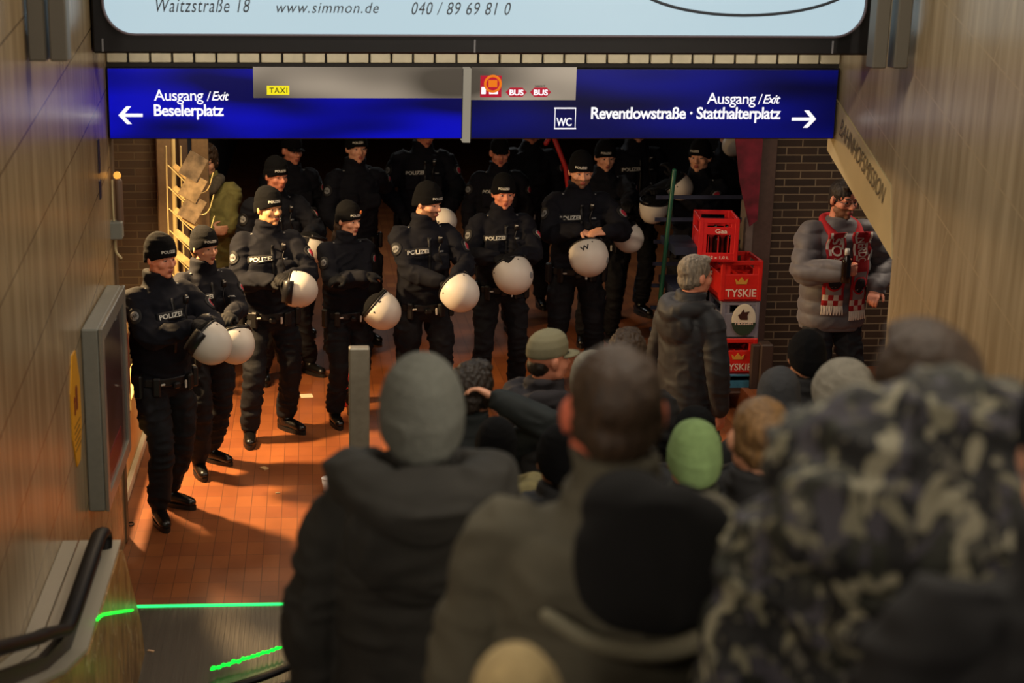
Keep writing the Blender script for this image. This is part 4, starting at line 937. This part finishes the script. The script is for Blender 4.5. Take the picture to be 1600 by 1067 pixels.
# --- riot helmets
def helmet(label, px, py, Yd, r=.14, opn=(0, 0, 1), text=None, tdir=(0, -1, .3), trot=0, badge_at=None, elong=1.06, vis=False):
    c = at(px, py, Yd); t = thing('riot_helmet', label, 'helmet', tuple(c)); A = -Vector(opn).normalized(); Rm = rot_to(A).to_4x4()
    g = G(); g.M = Rm; RR = []; seg = 40                          # the dome, crown along A
    for q in np.linspace(0, 116, 15):
        a = R(max(q, 1)); f = 1 if q < 95 else 1+.04*(q-95)/20
        RR.append([Vector((r*math.sin(a)*f*math.cos(2*math.pi*j/seg), r*math.sin(a)*f*math.sin(2*math.pi*j/seg)*.97, r*elong*math.cos(a))) for j in range(seg)])
    th = .008
    for q in np.linspace(116, 0, 10):
        a = R(max(q, 1)); RR.append([Vector(((r-th)*math.sin(a)*math.cos(2*math.pi*j/seg), (r-th)*math.sin(a)*math.sin(2*math.pi*j/seg)*.97, (r-th)*elong*math.cos(a))) for j in range(seg)])
    g.rings(RR); sh = put('shell', g, M_HELM, t, True)
    z = r*elong*math.cos(R(116)); rr = r*math.sin(R(116))*1.04
    g = G(); g.M = Rm; g.tube([(rr*math.cos(a), rr*.97*math.sin(a), z) for a in np.linspace(0, 2*math.pi, 37)], .008, 8, 1); put('rim_seal', g, M_HBLK, t, True)
    g = G(); g.M = Rm; g.ell((0, 0, z*.4), (r*.86, r*.84, r*.75), None, 24, 14); g.tube([(rr*.8*math.cos(a), rr*.78*math.sin(a), z-.01) for a in np.linspace(0, 2*math.pi, 25)], .02, 10, 1); put('padding', g, M_KNIT, t, True)
    g = G(); g.M = Rm; s_ = np.linspace(-1.0, 1.0, 15)           # neck guard and folded visor
    g.rings([[Vector(((rr+.004+q)*math.cos(a), (rr+.004+q)*math.sin(a), z-dz)) for q, dz in ((0, 0), (.006, 0), (.0, .03), (-.006, .03))] for a in s_]); put('neck_guard', g, M_HBLK, t, True)
    g = G(); g.M = Rm
    if vis: g.rings([[Vector(((r+.012+q)*math.cos(a)*ss, (r+.012+q)*math.sin(a)*ss, zz)) for q, zz, ss in ((0, z*.3, 1), (.004, z*.3, 1), (.004, z-.03, .96), (0, z-.03, .96))] for a in np.linspace(math.pi-.6, math.pi+.6, 15)])
    vm = mat('smoked_visor', (22, 22, 26), .35, spec=.5); put('visor', g, vm, t, True) if vis else None
    bv = BVHTree.FromPolygons([v.co for v in sh.data.vertices], [p.vertices for p in sh.data.polygons])
    if text:
        d = Vector(tdir).normalized(); wrap_text('lettering', text, bv, d*r, d.cross(Vector((0, 0, 1))).normalized()*-1, d, .075, .045, sh, M_HBLK, .002, .03, trot)
    if badge_at:
        d = Vector(badge_at).normalized(); wrap_grid('police_star', bv, d*r, d.cross(Vector((0, 0, 1)))*-1, d, .05, .05, sh, M_BADGE, .001, 6, 6, 0, 'disc')
    g = G(); g.M = Rm; g.ell((r*.99, 0, z*.45), (.006, .006, .006)); g.ell((-r*.99, 0, z*.45), (.006, .006, .006)); g.ell((0, r*.96, z*.45), (.006, .006, .006)); put('rivet', g, M_HBLK, t, True)
    return c
def Wp(x, y, Yd): return ('w', at(x, y, Yd))

# front row of officers
person('officer in black beanie at far left, nearest to the wall, hand bare on a helmet', -.93, 9.27, 1.815, R(38), skin=M_SKIN2, hat='police', look=(R(8), R(4), 0), rh=Wp(300, 512, 8.98), lh=Wp(318, 506, 9.05), gloves=(False, True), hd=(((.9, -.3, -.2), (0, .4, -1)), None), feet=((-.10, -.10, -20), (.12, .12, 20)), voxh=1, vox=.0075, chestx=.03)
helmet('white helmet held low by the leftmost officer', 328, 536, 8.88, .13, (-.8, .3, .6), None, vis=True)
person('slim officer with pulled-down beanie, second from the left, hands in dark gloves', -.72, 10.12, 1.70, R(30), fem=True, hair='bun', haircol=M_LBROWN, hat='police', look=(R(14), R(2), 0), bulk=.94, rh=Wp(338, 497, 9.82), lh=Wp(360, 492, 9.78), feet=((-.09, -.06, -15), (.11, .14, 22)), vox=.0075)
helmet('white helmet held low by the second officer from the left', 367, 537, 9.68, .13, (-.3, .6, .8), None)
person('moustached officer with high black collar, third from the left in the row', -.31, 10.88, 1.84, R(12), skin=M_SKIN3, hat='police', look=(R(28), R(0), 0), moustache=True, rh=Wp(425, 440, 10.6), lh=Wp(452, 432, 10.55), feet=((-.17, -.14, -10), (.14, .08, 30)), vox=.0075)
helmet('white helmet turned sideways against the moustached officer', 466, 452, 10.5, .132, (-1, .15, .12), 'A1', (.05, -.45, -.9), 10, vis=True)
p4 = person('short officer with an orange badge on the beanie and folded arms, fourth in the row', .26, 11.18, 1.69, R(20), fem=True, hair='long', haircol=M_BROWN, hat='police', look=(R(26), R(6), 0), bulk=.97, rh=Wp(570, 432, 10.88), lh=Wp(540, 436, 10.86), hd=(((1, 0, 0), (0, .3, -1)), ((-1, 0, 0), (0, .3, -1))), feet=((-.10, -.03, -8), (.12, .10, 10)), vox=.0075, chest='', badge=True)
helmet('white helmet with black A12 lettering hanging before the short officer', 596, 485, 10.72, .14, (-.75, .2, .62), 'A12', (-.35, -.75, .62), 48)
person('bearded officer looking aside to the right, fifth in the row, under the sign post', .83, 11.12, 1.84, R(10), skin=M_SKIN, hat='police', look=(R(42), R(10), 0), beard=True, rh=Wp(690, 440, 10.8), lh=Wp(712, 432, 10.78), hd=(None, ((.1, -.3, -1), (0, .8, -.2))), feet=((-.16, .0, -12), (.16, .05, 14)), vox=.0075)
helmet('white helmet gripped by a dark glove before the bearded officer', 718, 457, 10.7, .142, (-.6, .7, .5), None)
person('officer with lowered brows looking at the camera, sixth in the row', 1.49, 11.77, 1.80, R(4), skin=M_SKIN2, hat='police', look=(R(4), R(6), 0), rh=Wp(775, 402, 11.45), lh=Wp(806, 400, 11.42), feet=((-.16, .0, -12), (.16, .05, 14)), vox=.0075)
helmet('round white helmet held before the sixth officer of the row', 802, 429, 11.38, .152, (-.3, .8, .7), None, badge_at=(.9, -.6, .1))
p7 = person('tall officer with crossed bare hands, rightmost of the front row', 2.15, 12.12, 1.93, R(-4), skin=M_SKIN, hat='police', look=(R(8), R(10), 0), bulk=1.04, rh=Wp(905, 360, 11.76), lh=Wp(950, 362, 11.70), gloves=False, hd=(((1, -.1, -.35), (0, .3, -1)), ((-1, -.15, .0), (0, .5, -1))), curl=(.35, .45), feet=((-.15, .0, -10), (.17, .05, 12)), vox=.0062, beard=True)
helmet('large white helmet below the crossed hands of the tall officer', 920, 401, 11.68, .155, (-.1, .85, .75), 'W', (-.35, -.7, .62), 30, (.85, -.5, -.1))
g = G(); g.M = p4['HM']; rz_ = Matrix.Rotation(-.15, 3, 'Z'); g.ell((.012, -.112, .085), (.011, .005, .016), rz_); put('cap_badge', g, mat('orange_badge', (214, 120, 60), .6), p4['root'], True)
# officers behind the row
person('red-cheeked officer standing behind the moustached officer', -.29, 12.38, 1.85, R(18), skin=M_SKIN2, hat='police', look=(R(16), R(6), 0), lh=Wp(482, 366, 12.03), feet=((-.12, -.05, -10), (.3, .05, 20)))
person('dimly lit officer in a peaked cap behind the red-cheeked officer', -.18, 13.81, 1.86, R(14), skin=M_SKIN2, hat='cap', look=(R(20), R(6), 0), chest='')
helmet('white helmet with writing half hidden between third and fourth officer', 483, 386, 12.0, .135, (.2, .3, 1), 'A1S', (-.4, -.8, .5), 60)
person('dark officer reaching a bare hand to the right, cut off by the sign', .40, 13.5, 1.92, R(20), hat='police', rh=(-.2, -.25, 1.0), lh=Wp(563, 262, 13.8), gloves=(True, False), hd=(None, ((1, -.2, -.3), (0, .3, -1))), chest='')
person('broad officer behind the bearded officer, top of the head under the sign', 1.05, 14.3, 1.98, R(0), skin=M_SKIN2, hat=None, hair='short', look=(R(20), R(14), 0), bulk=1.1, rh=(-.2, -.22, 1.02), lh=(.2, -.22, 1.0))
helmet('white helmet hanging behind the shoulder of the bearded officer', 692, 346, 11.9, .11, (-.6, 1, -.2), 'A', (-.4, -.9, 0), 0)
person('officer in a peaked cap behind the sixth officer', 1.72, 13.91, 1.82, R(-2), skin=M_SKIN2, hat='cap', look=(R(4), R(6), 0))
person('dark officer in shade left of the tall officer, cut off by the sign', 2.15, 14.9, 1.9, R(-10), skin=M_SKIN2, hat='police', look=(R(10), 0, 0), bulk=1.08, chest='')
person('broad-faced officer looking over the shoulder of the tall officer', 2.60, 13.45, 1.85, R(0), skin=M_SKIN, hat='police', look=(R(6), R(8), 0), bulk=1.05, chest='', lh=Wp(985, 348, 12.4), rh=(-.2, -.2, 1.0))
helmet('white helmet at the elbow of the tall officer', 982, 371, 12.3, .125, (-.6, .3, .8), None)
person('officer with lettering just below the sign, right of the broad-faced officer', 3.10, 14.5, 1.98, R(6), hat='police', bulk=1.08, lh=(.2, -.22, 1.0), rh=(-.2, -.2, 1.0))
person('shadowed officer behind the green cage tube, holding helmets', 3.36, 13.05, 1.9, R(-30), hat='police', bulk=1.05, chest='', rh=Wp(1018, 300, 12.9), lh=Wp(1055, 275, 12.95))
helmet('cone-shaped white helmet left of the green tube', 1021, 326, 12.85, .125, (0, -.15, 1), 'V', (-.5, -.8, .4), 40)
helmet('white helmet right above the red crates', 1062, 292, 12.9, .115, (-.7, .2, .8), None)
helmet('sliver of a white helmet beside the maroon banner, under the sign', 1146, 226, 13.4, .10, (.5, .2, .8), None)
person('dark figure in the shade behind the crates', 4.02, 14.6, 1.92, R(-20), hat='police', chest='', rh=(-.2, -.22, 1.0), lh=Wp(1140, 236, 13.7))
# olive coat, head hidden by the sign
M_OLIVE = mat('olive_wool', (124, 118, 66), .85, var=.15, scale=20, bump=.4)
oc = person('person in a long olive coat with crossed arms, head hidden by the sign', -.86, 12.75, 1.92, R(-4), hair='messy', haircol=M_BROWN, kit='coat', jm=M_OLIVE, fold=.016, hem=.62, bulk=1.05, rh=(.05, -.24, 1.16), lh=(-.06, -.22, 1.20), hd=(((1, 0, 0), (0, 1, 0)), ((-1, 0, 0), (0, 1, 0))), look=(0, R(8), 0))
g = G(); g.M = Matrix.Rotation(R(-4), 4, 'Z'); g.tube([(-.10, -.09, 1.62), (-.05, -.16, 1.55), (.05, -.16, 1.55), (.10, -.09, 1.62), (.09, .06, 1.62), (-.09, .06, 1.62), (-.10, -.09, 1.62)], .045, 12, 4)
sc2 = link('scarf', remesh(g, .01, 1, mat('grey_brown_scarf', (92, 84, 72), .9, var=.3, scale=30)), None); sc2.location = (-.86, 12.75, 0); sc2.rotation_euler = (0, 0, 0); tag(sc2, 'grey-brown scarf around the neck of the olive-coated person', 'scarf')

# man with the red and white scarf
M_GREYJ = mat('grey_puffer_fabric', (96, 92, 94), .6, var=.08, sheen=.2)
sm = person('man in glasses and grey puffer jacket with a football scarf, before the brick wall', 3.56, 10.05, 1.84, R(8), z0=.2, skin=M_SKIN2, hair='short', beard=True, glasses=True, kit='puffer', jm=M_GREYJ, bulk=1.12, rh=Wp(1316, 424, 9.68), lh=(.22, -.16, 1.08), gloves=False, hd=(((1, -.1, .1), (0, 1, 0)), None), curl=(1.0, .7), look=(R(10), R(10), 0), vox=.0065, fold=.006, collar=.45)
jb = BVHTree.FromPolygons([v.co for v in sm['me'].vertices], [p.vertices for p in sm['me'].polygons])
M_SR = mat('scarf_red', (176, 26, 34), .85, bump=.4); M_SW = mat('scarf_white', (224, 212, 196), .85, bump=.4); M_SG = mat('scarf_grey', (150, 140, 138), .85)
def scarf_strip(cx, ztop, zbot, word, flip):
    n = int((ztop-zbot)/.038)
    def mf(i, j):
        f = j/n
        if f < .12: return (j+i//2) % 2
        if f < .5: return 2 if 0 < i < 7 else 0
        if f < .62: return 0
        return 0 if 2 <= i <= 5 else (j//2+i) % 2
    s_ = wrap_grid('strip', jb, Vector((cx, -.2, (ztop+zbot)/2)), (1, 0, 0), (0, -1, 0), .135, ztop-zbot, None, [M_SR, M_SW, M_SG], .006, 8, n, 0, None, .010, mf)
    wrap_text('lettering', word, jb, Vector((cx, -.2, ztop-.125)), (1, 0, 0), (0, -1, 0), .17, .07, s_, M_SW, .0185, .02, flip)
    cz = zbot+(ztop-zbot)*.33
    e1 = wrap_grid('emblem_ring', jb, Vector((cx, -.2, cz)), (1, 0, 0), (0, -1, 0), .11, .13, s_, M_SR, .0175, 8, 8, 0, 'disc')
    e2 = wrap_grid('emblem_field', jb, Vector((cx, -.2, cz)), (1, 0, 0), (0, -1, 0), .085, .10, s_, mat('scarf_black', (30, 24, 28), .85), .0205, 8, 8, 0, 'disc')
    wrap_text('emblem_strokes', '//', jb, Vector((cx, -.2, cz)), (1, 0, 0), (0, -1, 0), .045, .07, s_, M_SG, .0235, .03, 0)
    fr = G()
    q = on_surface(jb, [Vector((cx+(i/13-.5)*.13, -.2, zbot)) for i in range(14)], Vector((0, -1, 0)), .012)
    for i, p in enumerate(q): fr.tube([tuple(p), (p.x+.002*math.sin(i*2), p.y-.006, p.z-.03), (p.x+.005*math.sin(i*3), p.y-.004, p.z-.058)], .0055, 6, 1)
    return s_, fr
scf = thing('football_scarf', 'red and white football scarf with fringes worn by the bespectacled man', 'scarf', (3.56, 10.05, .2), R(8))
for cx, zt, zb, wd, fl in ((-.085, 1.50, 1.00, 'ROS', 90), (.10, 1.50, .96, 'NERDO', -90)):
    s_, fr = scarf_strip(cx, zt, zb, wd, fl); s_.parent = scf; f_ = put('fringe', fr, M_SW, scf, True)
g = G(); g.tube([(-.085, -.11, 1.47), (-.105, -.02, 1.53), (-.06, .085, 1.56), (.06, .085, 1.56), (.105, -.02, 1.53), (.10, -.11, 1.47)], .035, 12, 4, .8); put('neck_loop', g, M_SR, scf, True)
bp_ = at(1322, 418, 9.63); g = G(); g.tube([(0, 0, -.10), (0, 0, .03), (0, 0, .06), (0, 0, .085), (0, 0, .12)], [.031, .031, .024, .014, .0135], 14, 3, 1, None, False)
bo = put('beer_bottle', g, mat('brown_bottle_glass', (30, 18, 12), .12), None, True); bo.location = bp_; tag(bo, 'dark beer bottle held by the man with the football scarf', 'bottle')
g = G(); g.tube([(0, 0, .085), (0, 0, .125)], [.016, .015], 12, 1, 1, None, False); put('foil_neck', g, M_REFL, bo, True)

# people between the stairs and the officers
M_DKJ = mat('dark_grey_softshell', (38, 40, 45), .65, var=.15)
person('grey-haired man in a dark hooded jacket, turned right before the red crates', 2.24, 8.71, 1.80, R(118), skin=M_SKIN2, hair='short', haircol=M_GREYH, kit='coat', jm=M_DKJ, hood='down', look=(R(-8), R(2), 0), fold=.008)
person('man in an olive-grey baseball cap looking right, dark hooded jacket', 1.10, 6.92, 1.80, R(120), skin=M_SKIN2, hat='cap', hatmat=mat('khaki_cap', (130, 126, 100), .8, bump=.3), hair='nape', kit='coat', jm=mat('charcoal_hoodie', (44, 42, 48), .85), hood='down', look=(R(-10), R(0), 0))
person('person in a pale knitted cap hidden behind the big short-haired man', 1.205, 6.30, 1.86, R(172), hat='tall', hatmat=mat('pale_grey_knit', (142, 140, 128), .9, bump=.8, bscale=200), kit='coat', jm=mat('black_coat', (24, 25, 28), .8))
person('brown-haired person beyond the big man, left of the blue dolly', 1.535, 7.15, 1.74, R(165), hair='messy', haircol=M_BROWN, kit='coat', jm=mat('black_coat', (24, 25, 28), .8))
person('dark-haired person holding a hand to the ear, right of the grey beanie', .70, 6.45, 1.78, R(168), hair='messy', haircol=M_DBROWN, kit='coat', jm=mat('dark_teal_coat', (24, 32, 34), .8), rh=Wp(775, 622, 6.3), gloves=False, look=(R(-25), 0, 0), arms_el=((-.9, .2, -.3), (.75, .35, -.55)))
person('person in a black cap with a khaki collar behind the grey beanie', .72, 5.7, 1.66, R(172), hat='tall', hatmat=M_KNIT, kit='coat', jm=mat('khaki_quilt', (118, 110, 72), .85, var=.2), hood='big')
person('person in black with small earpiece, between the grey beanie and the big man', .86, 5.0, 1.62, R(185), hat='tall', kit='coat', jm=mat('black_coat', (24, 25, 28), .8), hood='down', gloves=False)
person('person in a black beanie before the brick wall, left of the grey woollen hat', 2.40, 7.06, 1.75, R(180), hat='tall', kit='coat', jm=mat('black_coat', (24, 25, 28), .8))
person('person in a dark grey cap beside the door frame', 2.03, 6.30, 1.78, R(178), hat='tall', hatmat=mat('charcoal_knit', (58, 60, 64), .9, bump=.8), kit='coat', jm=mat('black_coat', (24, 25, 28), .8), hood='down')
person('person in a grey woollen hat looking left, beside the camouflage hood', 1.915, 5.2, 1.84, R(215), hat='tall', hatmat=mat('grey_wool', (146, 142, 130), .95, var=.15, bump=1, bscale=160), kit='coat', jm=mat('grey_violet_coat', (70, 66, 72), .8), look=(R(-10), 0, 0), hatscale=1.12)
person('person in a black hooded coat before the green woollen hat', 1.59, 6.0, 1.70, R(175), hat='tall', kit='coat', jm=mat('black_coat', (24, 25, 28), .8), hood='big')
person('person in a green woollen hat right of the big man', 1.195, 4.5, 1.63, R(178), hat='tall', hatmat=mat('sage_green_wool', (128, 158, 102), .95, var=.1, bump=1, bscale=180), kit='coat', jm=mat('dark_olive_coat', (50, 52, 42), .85))
person('short-haired blond man in a black jacket between the big man and the camouflage jacket', 1.215, 3.9, 1.71, R(178), skin=M_SKIN, hair='buzz', haircol=M_LBROWN, kit='coat', jm=mat('black_softshell', (18, 18, 20), .8), hood=None)
# the nearest backs on the steps
gb = person('man in a grey beanie and dark hooded parka, left of the big man', .262, 3.5, 1.77, R(180), hat='tall', hatmat=mat('grey_melange_knit', (98, 100, 93), .95, var=.12, scale=60, bump=1, bscale=150), hair='nape', kit='coat', jm=mat('dark_parka', (42, 41, 37), .85, var=.2, scale=12), hood='big', bulk=1.14, fold=.018, hatscale=1.1, hs=1.03, hoodup=.045)
cu_ = atZ(512, 768); g = G(); g.tube([(0, 0, 0), (0, 0, .095)], [.030, .040], 20, 1, 1, None, False)
o = put('white_cup_form', g, mat('plain_white', (236, 236, 244), .5), None, True); o.location = (cu_.x, cu_.y, 0); tag(o, 'small white cup-shaped object on the red floor beside the steel post', 'cup')  # unidentified small white thing, its cup form is made up
g = G(); g.tube([(.040*math.cos(a), .040*math.sin(a), .095) for a in np.linspace(0, 6.2832, 21)], .003, 6, 1); put('rolled_rim', g, mat('plain_white', (236, 236, 244), .5), o, True)
M_LODEN = mat('grey_green_loden', (84, 80, 66), .9, var=.12, scale=10, bump=.3, bscale=120)
bm_ = person('big short-haired man in a grey-green coat with black hood, centre foreground', .545, 2.62, 1.76, R(180), skin=mat('skin_flushed', (214, 112, 84), .5), hair='buzz', haircol=M_BROWN, kit='coat', jm=M_LODEN, bulk=1.22, fold=.014, collar=1.25, hs=1.1)
g = G(); g.M = bm_['KM']                                          # black hood lying open on the back, in a grey-green rim
g.ell((-.055, .170, 1.45), (.160, .05, .150), None, 24, 16); g.ell((0, .14, 1.55), (.085, .055, .07))
me = remesh(g, .01, 3, mat('black_fleece', (9, 9, 10), .95)); folds(me, .008, (8, 8, 8), 3); link('hood_lining', me, bm_['root'])
g = G(); g.M = bm_['KM']; g.tube([(-.19, .14, 1.52), (-.215, .20, 1.42), (-.18, .215, 1.345), (-.06, .232, 1.30), (.06, .225, 1.315), (.15, .20, 1.36)], [.016, .018, .020, .020, .018, .014], 12, 5); link('hood_rim', remesh(g, .008, 1, mat('hood_rim_highlight', (122, 118, 98), .8)), bm_['root'])  # highlight along the rim put in as a paler colour
cm = person('person in a camouflage jacket with a bulky hood, right foreground', 1.0, 2.35, 1.79, R(176), hair='short', haircol=M_BROWN, kit='coat', jm=M_CAMO, bulk=1.25, hood='camo', fold=.024)
person('person in a black beanie and black jacket at the right edge, nearest to the camera', .985, 1.78, 1.70, R(180), hat='tall', kit='coat', jm=mat('black_softshell', (18, 18, 20), .8), bulk=1.05)
person('child in a cream knitted hat at the bottom edge', .30, 2.05, 1.255, R(180), hat='tall', hatmat=mat('cream_rib_knit', (172, 152, 108), .95, var=.2, scale=25, bump=1, bscale=120, stretch=(1, 1, .1)), kit='coat', jm=mat('dark_child_coat', (40, 38, 36), .85), hatscale=1.1)
